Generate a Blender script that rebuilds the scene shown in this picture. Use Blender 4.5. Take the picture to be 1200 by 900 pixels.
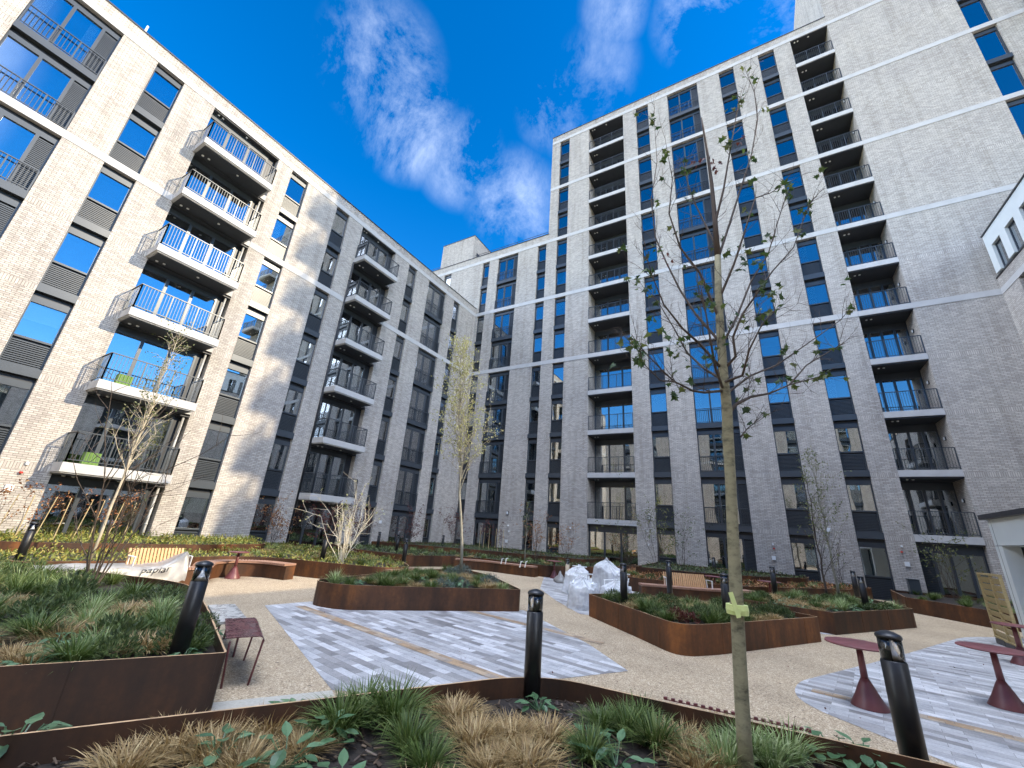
SUN_E=2.3; SKY_S=.15; SKY_AIR=1.0; SKY_DUST=.0; SKY_OZ=2.5; SKY_SAT=1.42; SKY_V=.82; EXPO=1.46; FILL_BANKS=[((0,-.12,1),24,9,36),((-.85,-.45,.50),22,8,30),((.86,-.46,.52),25,10,18)]; CLOUDC=(4.2,4.6,5.2,1)
import math as _m
CLOUDS=[(450,80,.13,.42),(480,150,.12,.5),(540,190,.11,.38),(600,235,.12,.42),(650,130,.09,.28),(700,85,.09,.25),(820,15,.09,.42),(720,10,.07,.32),(620,270,.08,.3),(940,15,.09,.32)]
import bpy, math, random
from mathutils import Vector, Matrix, noise
random.seed(11)
PI = math.pi
for o in list(bpy.data.objects): bpy.data.objects.remove(o)
COL = bpy.context.scene.collection
SC = bpy.context.scene
EYE = 1.85
# ---------------------------------------------------------------- camera frame
F_PX, PITCH, ROLL, YAW = 478.787, 0.347179, 0.0722753, -0.5472215
def cam_axes():
    cp, sp, cy, sy = math.cos(PITCH), math.sin(PITCH), math.cos(YAW), math.sin(YAW)
    f = Vector((sy*cp, cy*cp, sp)); r0 = Vector((cy, -sy, 0)); u0 = r0.cross(f)
    r = math.cos(ROLL)*r0 + math.sin(ROLL)*u0; u = -math.sin(ROLL)*r0 + math.cos(ROLL)*u0
    return r, u, f
R_, U_, F_ = cam_axes()
def ray(px, py): return R_*(px-600) + U_*(450-py) + F_*F_PX
def gp(px, py, z=0.0):
    r = ray(px, py); t = (z-EYE)/r.z
    return Vector((r.x*t, r.y*t, z))
def dp(px, py, d):           # point at horizontal-forward distance d
    r = ray(px, py); n = Vector((F_.x, F_.y, 0)).normalized(); t = d/(r.dot(n))
    return Vector((r.x*t, r.y*t, r.z*t+EYE))
NH = Vector((F_.x, F_.y, 0)).normalized()

# ---------------------------------------------------------------- mesh builder
class MB:
    def __init__(s): s.v=[]; s.f=[]; s.m=[]; s.mi=0
    def add(s, vs, fs):
        b=len(s.v); s.v.extend([tuple(p) for p in vs]); s.f.extend([tuple(i+b for i in f) for f in fs]); s.m.extend([s.mi]*len(fs))
    def mat(s, i): s.mi=i; return s
    def box(s, x0,x1,y0,y1,z0,z1):
        s.add([(x0,y0,z0),(x1,y0,z0),(x1,y1,z0),(x0,y1,z0),(x0,y0,z1),(x1,y0,z1),(x1,y1,z1),(x0,y1,z1)],
              [(0,3,2,1),(4,5,6,7),(0,1,5,4),(1,2,6,5),(2,3,7,6),(3,0,4,7)]); return s
    def prism(s, poly, z0, z1):
        n=len(poly); a=sum(poly[i][0]*poly[(i+1)%n][1]-poly[(i+1)%n][0]*poly[i][1] for i in range(n))
        if a<0: poly=poly[::-1]
        s.add([(p[0],p[1],z0) for p in poly]+[(p[0],p[1],z1) for p in poly],
              [tuple(range(n))[::-1], tuple(range(n,2*n))]+[(i,(i+1)%n,n+(i+1)%n,n+i) for i in range(n)]); return s
    def poly(s, pts): s.add(pts,[tuple(range(len(pts)))]); return s
    def tube(s, pts, rad, n=8, cap=True):
        pts=[Vector(p) for p in pts]
        if not isinstance(rad,(list,tuple)): rad=[rad]*len(pts)
        vs=[]; fs=[]; ref=None
        for i,p in enumerate(pts):
            d=(pts[min(i+1,len(pts)-1)]-pts[max(i-1,0)])
            if d.length<1e-9: d=Vector((0,0,1))
            d.normalize()
            if ref is None: ref = Vector((1,0,0)) if abs(d.x)<.8 else Vector((0,1,0))
            a=d.cross(ref)
            if a.length<1e-4: a=d.cross(Vector((0,1,.3)))
            a.normalize(); b=d.cross(a); ref=b.cross(d)*1.0 if False else ref
            for k in range(n):
                t=2*PI*k/n; vs.append(p+(a*math.cos(t)+b*math.sin(t))*rad[i])
        for i in range(len(pts)-1):
            for k in range(n): fs.append((i*n+k,i*n+(k+1)%n,(i+1)*n+(k+1)%n,(i+1)*n+k))
        if cap: fs.append(tuple(range(n))[::-1]); fs.append(tuple((len(pts)-1)*n+k for k in range(n)))
        s.add(vs,fs); return s
    def lathe(s, prof, n=24, c=(0,0,0), ax=1.0, ay=1.0):
        vs=[];fs=[]
        for r,z in prof:
            for k in range(n):
                t=2*PI*k/n; vs.append((c[0]+r*ax*math.cos(t),c[1]+r*ay*math.sin(t),c[2]+z))
        for i in range(len(prof)-1):
            for k in range(n): fs.append((i*n+k,i*n+(k+1)%n,(i+1)*n+(k+1)%n,(i+1)*n+k))
        fs.append(tuple(range(n))[::-1]); fs.append(tuple((len(prof)-1)*n+k for k in range(n)))
        s.add(vs,fs); return s
    def beam(s, p, q, w, h, up=(0,0,1)):
        p=Vector(p); q=Vector(q); d=(q-p).normalized(); u=Vector(up); a=d.cross(u)
        if a.length<1e-4: a=Vector((1,0,0))
        a.normalize(); b=a.cross(d).normalized(); a*=w/2; b*=h/2
        s.add([p-a-b,p+a-b,p+a+b,p-a+b,q-a-b,q+a-b,q+a+b,q-a+b],[(0,3,2,1),(4,5,6,7),(0,1,5,4),(1,2,6,5),(2,3,7,6),(3,0,4,7)]); return s
    def mesh(s, name, mats, smooth=False, uv=True):
        me=bpy.data.meshes.new(name); me.from_pydata(s.v,[],s.f)
        if not isinstance(mats,(list,tuple)): mats=[mats]
        for m in mats: me.materials.append(m)
        if len(mats)>1: me.polygons.foreach_set('material_index', s.m)
        if smooth: me.polygons.foreach_set('use_smooth',[True]*len(me.polygons))
        if uv:
            l=me.uv_layers.new(name='UVMap').data; co=[None]*(2*len(me.loops))
            V=s.v
            for p in me.polygons:
                n=p.normal; ax=max(range(3),key=lambda i:abs(n[i]))
                for li in p.loop_indices:
                    c=V[me.loops[li].vertex_index]
                    if ax==0: a,b=c[1],c[2]
                    elif ax==1: a,b=c[0],c[2]
                    else: a,b=c[0],c[1]
                    co[2*li]=a; co[2*li+1]=b
            l.foreach_set('uv',co)
        me.update(); return me
def link(name, me, parent=None, loc=(0,0,0), rot=None, label=None, cat=None, group=None, kind=None):
    o=bpy.data.objects.new(name, me); COL.objects.link(o)
    if parent is not None: o.parent=parent
    o.location=loc
    if rot is not None: o.rotation_euler=rot if isinstance(rot,(tuple,list)) else (0,0,rot)
    if label: o['label']=label
    if cat: o['category']=cat
    if group: o['group']=group
    if kind: o['kind']=kind
    return o
def copy_tree(o, parent=None):
    c=o.copy(); COL.objects.link(c)
    if parent is not None: c.parent=parent
    for ch in list(o.children): copy_tree(ch, c)
    return c
def settag(o,label=None,cat=None,group=None):
    if label: o['label']=label
    if cat: o['category']=cat
    if group: o['group']=group
    return o

# ---------------------------------------------------------------- materials
def new(name):
    m=bpy.data.materials.new(name); m.use_nodes=True; nt=m.node_tree
    b=nt.nodes['Principled BSDF']; return m,nt,b
def N(nt,t,**k):
    n=nt.nodes.new(t)
    for a,v in k.items(): setattr(n,a,v)
    return n
def ramp(nt, fac, stops):
    r=N(nt,'ShaderNodeValToRGB'); el=r.color_ramp.elements
    while len(el)<len(stops): el.new(0.5)
    for e,(p,c) in zip(el,stops): e.position=p; e.color=(c[0],c[1],c[2],1)
    nt.links.new(fac,r.inputs[0]); return r.outputs[0]
def mixc(nt,f,a,b,mode='MIX'):
    n=N(nt,'ShaderNodeMix',data_type='RGBA',blend_type=mode)
    for s,v in ((n.inputs['Factor'],f),(n.inputs[6],a),(n.inputs[7],b)):
        if hasattr(v,'links') : nt.links.new(v,s)
        else: s.default_value=v if not isinstance(v,tuple) or len(v)==4 else (*v,1)
    return n.outputs[2]
def math_(nt,op,a,b=None,c=None):
    n=N(nt,'ShaderNodeMath',operation=op)
    for i,v in enumerate((a,b,c)):
        if v is None: continue
        if hasattr(v,'links'): nt.links.new(v,n.inputs[i])
        else: n.inputs[i].default_value=v
    return n.outputs[0]
def noisen(nt,scale,detail=4,vec=None,rough=.55,coord='Object',sc=None):
    t=N(nt,'ShaderNodeTexCoord'); src=vec or t.outputs[coord]
    if sc:
        mp=N(nt,'ShaderNodeMapping'); nt.links.new(src,mp.inputs[0]); mp.inputs['Scale'].default_value=sc; src=mp.outputs[0]
    n=N(nt,'ShaderNodeTexNoise'); n.inputs['Scale'].default_value=scale; n.inputs['Detail'].default_value=detail; n.inputs['Roughness'].default_value=rough
    nt.links.new(src,n.inputs['Vector']); return n.outputs['Fac']
def bump(nt,b,h,st=.3,dist=.01):
    n=N(nt,'ShaderNodeBump'); n.inputs['Strength'].default_value=st; n.inputs['Distance'].default_value=dist
    nt.links.new(h,n.inputs['Height']); nt.links.new(n.outputs[0],b.inputs['Normal'])
def plain(name,c,rough=.5,metal=0,spec=None,var=.12,scale=6,bmp=0,c2=None,coord='Object'):
    m,nt,b=new(name); b.inputs['Roughness'].default_value=rough; b.inputs['Metallic'].default_value=metal
    if spec is not None: b.inputs['Specular IOR Level'].default_value=spec
    f=noisen(nt,scale,5,coord=coord)
    lo=tuple(x*(1-var) for x in c); hi=tuple(min(1,x*(1+var)) for x in (c2 or c))
    nt.links.new(ramp(nt,f,[(.35,lo),(.65,hi)]),b.inputs['Base Color'])
    if bmp: bump(nt,b,f,bmp)
    return m
def brick_mat(name,c1,c2,mort,soldier=True,dark=(.25,.22,.2)):
    m,nt,b=new(name); b.inputs['Roughness'].default_value=.9; b.inputs['Specular IOR Level'].default_value=.2
    uv=N(nt,'ShaderNodeTexCoord').outputs['UV']
    def bt(w,h,off):
        t=N(nt,'ShaderNodeTexBrick'); t.offset=off; nt.links.new(uv,t.inputs['Vector'])
        t.inputs['Scale'].default_value=1; t.inputs['Brick Width'].default_value=w; t.inputs['Row Height'].default_value=h
        t.inputs['Mortar Size'].default_value=.0085; t.inputs['Mortar Smooth'].default_value=.2; t.inputs['Bias'].default_value=-.1
        t.inputs['Color1'].default_value=(*c1,1); t.inputs['Color2'].default_value=(*c2,1); t.inputs['Mortar'].default_value=(*mort,1)
        return t
    a=bt(.225,.075,.5); col,fac=a.outputs['Color'],a.outputs['Fac']
    if soldier:
        s=bt(.075,.225,0.0)
        sx=N(nt,'ShaderNodeSeparateXYZ'); nt.links.new(uv,sx.inputs[0])
        # soldier course at every storey level
        fr=math_(nt,'FRACT',math_(nt,'DIVIDE',math_(nt,'ADD',sx.outputs[1],-2.93+.20+30.8),3.08))
        mask=math_(nt,'LESS_THAN',fr,.225/3.08)
        mp=N(nt,'ShaderNodeCombineXYZ'); nt.links.new(sx.outputs[0],mp.inputs[0])
        nt.links.new(math_(nt,'MULTIPLY',fr,3.08),mp.inputs[1]); nt.links.new(mp.outputs[0],s.inputs['Vector'])
        col=mixc(nt,mask,col,s.outputs['Color'])
        fm=N(nt,'ShaderNodeMix'); nt.links.new(mask,fm.inputs[0]); nt.links.new(fac,fm.inputs[2]); nt.links.new(s.outputs['Fac'],fm.inputs[3]); fac=fm.outputs[0]
    # dull dark bricks and large scale weathering
    v=noisen(nt,4.2,3,vec=uv,rough=.7,sc=(1.0,3.0,1)); col=mixc(nt,ramp(nt,v,[(.52,(0,0,0)),(.68,(.3,.3,.3))]),col,dark)
    w=noisen(nt,.35,3,vec=uv); col=mixc(nt,1.0,col,ramp(nt,w,[(.3,(.85,.85,.87)),(.7,(1,1,1))]),'MULTIPLY')
    st=noisen(nt,1.6,4,vec=uv,sc=(1.6,.09,1)); col=mixc(nt,1.0,col,ramp(nt,st,[(.34,(.86,.85,.84)),(.52,(1,1,1))]),'MULTIPLY')
    nt.links.new(col,b.inputs['Base Color'])
    g=noisen(nt,26,3,vec=uv); h=math_(nt,'ADD',math_(nt,'MULTIPLY',fac,-1.0),math_(nt,'MULTIPLY',g,.9)); bump(nt,b,h,.55,.012)
    return m
M={}
M['brick']=brick_mat('pale_buff_brick',(.655,.61,.54),(.455,.415,.37),(.27,.245,.215),dark=(.36,.32,.29))
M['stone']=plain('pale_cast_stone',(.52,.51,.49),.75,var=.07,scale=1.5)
M['metal']=plain('grey_powder_coated_metal',(.055,.066,.078),.33,metal=.15,var=.06,scale=2)
M['dark']=plain('near_black_metal',(.022,.025,.030),.42,metal=.2,var=.1,scale=3)
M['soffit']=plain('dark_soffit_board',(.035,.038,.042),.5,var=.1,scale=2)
M['coping']=plain('dark_coping',(.05,.05,.055),.4,metal=.5)
M['white']=plain('white_painted_metal',(.78,.79,.78),.4,var=.03)
M['clad']=plain('white_cladding_panel',(.70,.74,.72),.45,var=.04,scale=.8)
M['interior']=plain('dim_room_interior',(.055,.06,.062),.8,var=.5,scale=.9,coord='Object')
M['curtain']=plain('white_voile_curtain',(.62,.62,.60),.9,var=.1,scale=8)
M['pipe']=plain('light_grey_downpipe',(.5,.5,.48),.4,var=.03)
M['green']=plain('lime_green_fabric',(.16,.28,.06),.8)
M['red']=plain('red_plastic',(.5,.03,.02),.4)
def glass_mat(name,base=.30,tint=(.55,.62,.62)):
    m=bpy.data.materials.new(name); m.use_nodes=True; nt=m.node_tree; nt.nodes.clear()
    out=N(nt,'ShaderNodeOutputMaterial'); mx=N(nt,'ShaderNodeMixShader'); tr=N(nt,'ShaderNodeBsdfTransparent'); gl=N(nt,'ShaderNodeBsdfGlossy')
    tr.inputs[0].default_value=(*tint,1); gl.inputs['Roughness'].default_value=.012; gl.inputs[0].default_value=(.92,.96,1,1)
    lw=N(nt,'ShaderNodeFresnel'); lw.inputs[0].default_value=1.5
    f=math_(nt,'MINIMUM',math_(nt,'ADD',lw.outputs[0],base),1.0)
    # panes are never perfectly flat
    nz=noisen(nt,.9,1); bp=N(nt,'ShaderNodeBump'); bp.inputs['Strength'].default_value=.06; bp.inputs['Distance'].default_value=.05
    nt.links.new(nz,bp.inputs['Height']); nt.links.new(bp.outputs[0],gl.inputs['Normal'])
    nt.links.new(f,mx.inputs[0]); nt.links.new(tr.outputs[0],mx.inputs[1]); nt.links.new(gl.outputs[0],mx.inputs[2]); nt.links.new(mx.outputs[0],out.inputs[0])
    return m
M['glass']=glass_mat('coated_window_glass',.33)
M['lens']=glass_mat('clear_lamp_lens',.03,(.93,.93,.93))
def corten(name='rusted_steel',k=1.0):
    m,nt,b=new(name); b.inputs['Roughness'].default_value=.62; b.inputs['Metallic'].default_value=.15
    a=noisen(nt,1.1,6,rough=.65,sc=(1,1,.45)); c=noisen(nt,14,5,rough=.7); d=noisen(nt,2.3,3,sc=(1.5,1.5,.12))
    f=math_(nt,'ADD',math_(nt,'MULTIPLY',a,.62),math_(nt,'ADD',math_(nt,'MULTIPLY',c,.16),math_(nt,'MULTIPLY',d,.28)))
    col=ramp(nt,f,[(.38,(.05*k,.024*k,.012*k)),(.5,(.12*k,.048*k,.018*k)),(.58,(.20*k,.075*k,.024*k)),(.68,(.40*k,.145*k,.035*k))])
    nt.links.new(col,b.inputs['Base Color']); bump(nt,b,c,.15,.004); return m
M['corten']=corten(k=.52); M['corten_shade']=corten('shade_dark_rusted_steel',.33); M['corteno']=corten('orange_rusted_steel',.72)  # darkest steel carries the shade of the left planter face in its colour
M['rim']=plain('pale_planter_rim',(.52,.33,.18),.5,metal=.2,var=.3,scale=5)  # top edge of the planters in a paler tan than their walls
M['soil']=plain('dark_planting_soil',(.020,.014,.010),.95,var=.5,scale=30,bmp=.6)
M['bark']=plain('bark_chip',(.075,.045,.03),.85,var=.6,scale=9,c2=(.16,.10,.07))
M['burgundy']=plain('burgundy_powder_coat',(.15,.045,.046),.42,var=.12,scale=4)
M['black']=plain('black_bollard_paint',(.012,.012,.013),.38,var=.2,scale=5)
M['reflector']=plain('white_reflector',(.85,.85,.85),.25,var=.01)
def wood(name,c,c2,sc=(1,1,1)):
    m,nt,b=new(name); b.inputs['Roughness'].default_value=.6
    a=noisen(nt,7,5,sc=sc); nt.links.new(ramp(nt,a,[(.3,c),(.7,c2)]),b.inputs['Base Color']); bump(nt,b,a,.15,.003); return m
M['timber']=wood('pink_hardwood_slat',(.25,.13,.085),(.38,.22,.15),(6,6,1))
M['softwood']=wood('pale_orange_timber',(.50,.27,.11),(.62,.38,.19),(5,5,.6))
M['pallet']=wood('raw_pine_board',(.36,.26,.11),(.50,.39,.19),(2,2,9))
M['cane']=wood('bamboo_cane',(.45,.34,.16),(.6,.48,.26))
# ground materials
def gravel():
    m,nt,b=new('resin_bound_gravel'); b.inputs['Roughness'].default_value=.85
    t=N(nt,'ShaderNodeTexCoord'); v=N(nt,'ShaderNodeTexVoronoi'); v.inputs['Scale'].default_value=75; nt.links.new(t.outputs['Object'],v.inputs['Vector'])
    col=ramp(nt,v.outputs['Color'],[(0,(.15,.105,.06)),(.35,(.31,.23,.145)),(.7,(.47,.37,.245)),(1,(.66,.56,.42))])
    w=noisen(nt,.55,6,rough=.65); col=mixc(nt,1.0,col,ramp(nt,w,[(.32,(.74,.73,.72)),(.5,(.97,.97,.97)),(.7,(1.06,1.05,1.03))]),'MULTIPLY')
    s=noisen(nt,9,2,rough=.4); col=mixc(nt,ramp(nt,s,[(.72,(0,0,0)),(.76,(.8,.8,.8))]),col,(.08,.055,.04))
    nt.links.new(col,b.inputs['Base Color']); bump(nt,b,v.outputs['Distance'],.35,.004); return m
M['gravel']=gravel()
def setts(name,stops,w=.42,h=.10):
    m,nt,b=new(name); b.inputs['Roughness'].default_value=.5
    t=N(nt,'ShaderNodeTexCoord'); br=N(nt,'ShaderNodeTexBrick'); br.offset=.37; br.offset_frequency=2
    nt.links.new(t.outputs['UV'],br.inputs['Vector'])
    for k,v in (('Scale',1),('Brick Width',w),('Row Height',h),('Mortar Size',.0025),('Bias',0)): br.inputs[k].default_value=v
    br.inputs['Color1'].default_value=(0,0,0,1); br.inputs['Color2'].default_value=(1,1,1,1); br.inputs['Mortar'].default_value=(0,0,0,1)
    col=ramp(nt,br.outputs['Color'],stops)
    n=noisen(nt,3.2,4,rough=.7); col=mixc(nt,1.0,col,ramp(nt,n,[(.32,(.70,.71,.73)),(.5,(.98,.98,.98)),(.7,(1.08,1.07,1.06))]),'MULTIPLY')
    n2=noisen(nt,60,2); col=mixc(nt,.25,col,ramp(nt,n2,[(.3,(.2,.2,.2)),(.7,(.8,.8,.8))]),'OVERLAY')
    col=mixc(nt,br.outputs['Fac'],col,(.14,.13,.12)); nt.links.new(col,b.inputs['Base Color'])
    bump(nt,b,math_(nt,'ADD',math_(nt,'MULTIPLY',br.outputs['Fac'],-1),math_(nt,'MULTIPLY',n2,.2)),.3,.004); return m
M['setts']=setts('grey_granite_setts',[(0,(.20,.19,.185)),(.2,(.29,.28,.275)),(.42,(.41,.405,.405)),(.62,(.35,.345,.345)),(.8,(.48,.475,.475)),(1,(.56,.555,.555))],.52,.13)
M['tansetts']=setts('buff_granite_setts',[(0,(.27,.19,.12)),(.4,(.42,.28,.16)),(.7,(.33,.28,.23)),(1,(.48,.35,.22))],.24,.12)
# vegetation
def leafm(name,a,b_,c=None,rough=.55,trans=.25):
    m,nt,b=new(name); b.inputs['Roughness'].default_value=rough
    oi=N(nt,'ShaderNodeObjectInfo'); ge=N(nt,'ShaderNodeNewGeometry')
    r=math_(nt,'FRACT',math_(nt,'ADD',ge.outputs['Random Per Island'],math_(nt,'MULTIPLY',oi.outputs['Random'],.35)))
    st=[(0,a),(1,b_)] if c is None else [(0,a),(.55,b_),(1,c)]
    col=ramp(nt,r,st); nt.links.new(col,b.inputs['Base Color'])
    tl=N(nt,'ShaderNodeBsdfTranslucent'); nt.links.new(col,tl.inputs[0]); mx=N(nt,'ShaderNodeMixShader'); mx.inputs[0].default_value=trans
    out=nt.nodes['Material Output']; nt.links.new(b.outputs[0],mx.inputs[1]); nt.links.new(tl.outputs[0],mx.inputs[2]); nt.links.new(mx.outputs[0],out.inputs[0]); return m
M['sedge']=leafm('green_sedge',(.04,.075,.012),(.085,.135,.025),(.20,.24,.075))
M['straw']=leafm('straw_sedge',(.17,.10,.035),(.36,.24,.095),(.56,.43,.22))
M['lime']=leafm('pale_sedge',(.13,.20,.05),(.26,.34,.12),(.45,.48,.26))
M['broad']=leafm('blue_green_leaf',(.05,.11,.045),(.09,.18,.08),(.15,.25,.13),rough=.4)
M['heath']=leafm('dark_evergreen_leaf',(.03,.05,.015),(.07,.11,.03),(.15,.18,.06))
M['grey']=leafm('grey_lavender_leaf',(.08,.11,.09),(.14,.18,.15),(.2,.24,.2))
M['rusty']=leafm('rusty_leaf',(.16,.05,.015),(.34,.14,.05),(.50,.29,.12))
M['redleaf']=leafm('dark_red_leaf',(.07,.015,.012),(.17,.05,.035))
M['yellow']=leafm('yellow_green_cover',(.09,.13,.02),(.24,.27,.05),(.44,.35,.09))
M['maple']=leafm('green_maple_leaf',(.025,.055,.015),(.06,.11,.025),(.14,.16,.04),trans=.35)
M['poplar']=leafm('pale_gold_leaf',(.30,.30,.10),(.42,.42,.18),(.55,.52,.3),trans=.4)
M['birchleaf']=leafm('small_olive_leaf',(.07,.11,.03),(.16,.18,.06),(.25,.24,.1),trans=.3)
def bark(name,a,b_,sc=(1,1,.3),scale=14):
    m,nt,b=new(name); b.inputs['Roughness'].default_value=.85
    f=noisen(nt,scale,6,sc=sc,rough=.7); nt.links.new(ramp(nt,f,[(.3,a),(.5,b_),(.72,tuple(x*1.25 for x in b_))]),b.inputs['Base Color']); bump(nt,b,f,.3,.006); return m
M['barkT']=bark('olive_tree_bark',(.07,.06,.034),(.235,.21,.125),(1,1,1.8),8)
M['barkD']=bark('dark_twig_bark',(.03,.022,.016),(.075,.055,.042))
M['barkL']=bark('pale_branch_bark',(.30,.25,.17),(.52,.45,.33))
M['barkW']=bark('cream_branch_bark',(.48,.41,.28),(.72,.64,.48)); M['barkG']=bark('grey_stem_bark',(.14,.13,.10),(.28,.26,.2))
def plastic():
    m=bpy.data.materials.new('thin_plastic_sheet'); m.use_nodes=True; nt=m.node_tree; b=nt.nodes['Principled BSDF']; out=nt.nodes['Material Output']
    b.inputs['Base Color'].default_value=(.74,.75,.76,1); b.inputs['Roughness'].default_value=.38
    tr=N(nt,'ShaderNodeBsdfTransparent'); mx=N(nt,'ShaderNodeMixShader'); n=noisen(nt,3.5,4)
    f=ramp(nt,n,[(.3,(.34,.34,.34)),(.7,(.70,.70,.70))]); nt.links.new(f,mx.inputs[0]); nt.links.new(tr.outputs[0],mx.inputs[1]); nt.links.new(b.outputs[0],mx.inputs[2]); nt.links.new(mx.outputs[0],out.inputs[0])
    return m
M['plastic']=plastic()
M['sheet']=plain('dusty_plastic_sheet',(.27,.26,.245),.35,var=.25,scale=3)
M['lamp']=bpy.data.materials.new('warm_lit_lamp'); M['lamp'].use_nodes=True; _b=M['lamp'].node_tree.nodes['Principled BSDF']; _b.inputs['Emission Color'].default_value=(1,.8,.5,1); _b.inputs['Emission Strength'].default_value=2.0
M['tape']=plain('pale_lime_strap',(.60,.66,.25),.5,var=.1)

def wetm(name,c):
    m,nt,b=new(name); b.inputs['Metallic'].default_value=.2; f=noisen(nt,9,5,rough=.7)
    nt.links.new(ramp(nt,f,[(.3,tuple(x*.8 for x in c)),(.7,c)]),b.inputs['Base Color']); nt.links.new(ramp(nt,f,[(.42,(.05,.05,.05)),(.55,(.45,.45,.45))]),b.inputs['Roughness'])
    v=N(nt,'ShaderNodeTexVoronoi'); v.inputs['Scale'].default_value=45; bump(nt,b,v.outputs['Distance'],.25,.003); return m
M['wet']=wetm('wet_sky_glare_steel',(.50,.48,.44)); M['wetred']=wetm('wet_burgundy_steel',(.13,.045,.045))  # seat steel has the white sky glare painted into its pale base colour
# ---------------------------------------------------------------- buildings
def L(k): return 2.93+3.08*(k-1)
_c={}
def cached(key,fn):
    if key not in _c: _c[key]=fn()
    return _c[key]
def slats(b,x0,x1,z0,z1,v,p=.075):
    z=z0+.02
    while z<z1-.04:
        b.box(x0+.001,x1-.001,v-.012,v-.001,z-.012,z+.030)
        b.add([(x0,v,z),(x1,v,z),(x1,v+.05,z+.045),(x0,v+.05,z+.045),(x0,v+.006,z-.012),(x1,v+.006,z-.012),(x1,v+.056,z+.033),(x0,v+.056,z+.033)],
              [(0,1,2,3),(4,7,6,5),(0,4,5,1),(3,2,6,7),(0,3,7,4),(1,5,6,2)]); z+=p
def louvre_mesh(x0,x1,z0,z1,v):
    b=MB(); slats(b,x0,x1,z0,z1,v); b.mat(1).box(x0,x1,v+.075,v+.09,z0,z1); return b.mesh('louvre',[M['metal'],M['dark']],uv=False)
V0=.20                                           # glass line behind the brick face
def frame_W(w,sp,tall):
    b=MB(); t=.055; zb=.17 if tall else 1.13
    if sp: b.box(0.003,w-.003,-.015,V0+.1,-.17,.15)
    b.box(.003,t,V0-.06,V0+.06,.152,2.74); b.box(w-t,w-.003,V0-.06,V0+.06,.152,2.74)
    b.box(t,w-t,V0-.06,V0+.06,2.50,2.74); b.box(t,w-t,V0-.06,V0+.06,zb,zb+.075)
    if not tall: b.box(t,w-t,V0-.05,V0+.06,.152,.17)
    b.mat(1).box(.003,w-.003,V0+.0,V0+.1,2.742,2.9)  # near-black filler stands in for the shadowed gap above the frame
    return b.mesh('window_frame',[M['metal'],M['dark']],uv=False)
def pane(x0,x1,z0,z1,v): b=MB(); b.box(x0,x1,v,v+.02,z0,z1); return b
def curtain_mesh(x0,x1,z0,z1,v):
    b=MB(); n=max(4,int((x1-x0)/.05)); 
    vs=[(x0+(x1-x0)*i/n,v+.02*math.sin(i*1.7),z) for z in (z0,z1) for i in range(n+1)]
    b.add(vs,[(i,i+1,n+2+i,n+1+i) for i in range(n)]); return b.mesh('curtain',M['curtain'],True,uv=False)
def win_W(root,u,w,k,sp,tall=False,curt=False,name='window'):
    w=round(w,2); loc=(u,0,L(k))
    f=link(name,cached(('fW',w,sp,tall),lambda:frame_W(w,sp,tall)),root,loc)
    z0=.245 if tall else 1.205
    link('glass',cached(('gW',w,tall),lambda:pane(.055,w-.055,z0,2.5,V0).mesh('glass',M['glass'],uv=False)),f)
    if not tall: link('louvre',cached(('lW',w),lambda:louvre_mesh(.056,w-.056,.17,1.13,V0-.03)),f)
    link('room',cached(('iW',w),lambda:MB().box(.004,w-.004,.40,.44,-.1,2.9).mesh('room',M['interior'],uv=False)),f)
    if not curt and not tall and random.random()<.22: link('blind',cached(('bW',w,'b'),lambda:MB().box(.07,w-.07,.26,.27,1.85,2.5).mesh('blind',M['curtain'],uv=False)),f)
    if curt: link('curtain',cached(('cW',w,tall),lambda:curtain_mesh(.08,.08+w*.38,.25 if tall else 1.2,2.5,.29)),f)
    return f
def railing(x0,x1,z0,z1,segs,step=.11,post=.9):
    """segs: list of ((x,y),(x,y)) runs"""
    b=MB()
    for (p,q) in segs:
        p=Vector((*p,0)); q=Vector((*q,0)); l=(q-p).length; d=(q-p)/l
        b.beam(p+Vector((0,0,z1)),q+Vector((0,0,z1)),.05,.035); b.beam(p+Vector((0,0,z0)),q+Vector((0,0,z0)),.03,.03)
        n=max(1,round(l/step))
        for i in range(n+1):
            c=p+d*l*i/n; big = i in (0,n) or (n>12 and i in (round(n/3),round(2*n/3)))
            r=.022 if big else .0075
            b.box(c.x-r,c.x+r,c.y-r,c.y+r,(z0-.12 if big else z0),z1-.0171)
    return b.mesh('railing',M['metal'],uv=False)
def frame_D(w,sp,lv):
    b=MB(); t=.06; gw=w*(.78 if lv else 1)
    if sp: b.box(.003,w-.003,-.015,V0+.1,-.17,.15)
    b.box(.003,t,V0-.06,V0+.06,.152,2.74); b.box(w-t,w-.003,V0-.06,V0+.06,.152,2.74)
    for x in ((gw/2,) if not lv else (gw/2,gw)): b.box(x-.05,x+.05,V0-.07,V0+.06,.152,2.52)
    b.box(t,w-t,V0-.06,V0+.06,2.521,2.74); b.box(t,w-t,V0-.065,V0+.06,.1521,.22)
    b.mat(1).box(.003,w-.003,V0,V0+.1,2.742,2.9)  # shade of the recessed head gap, coloured in near-black
    return b.mesh('door_frame',[M['metal'],M['dark']],uv=False)
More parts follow.
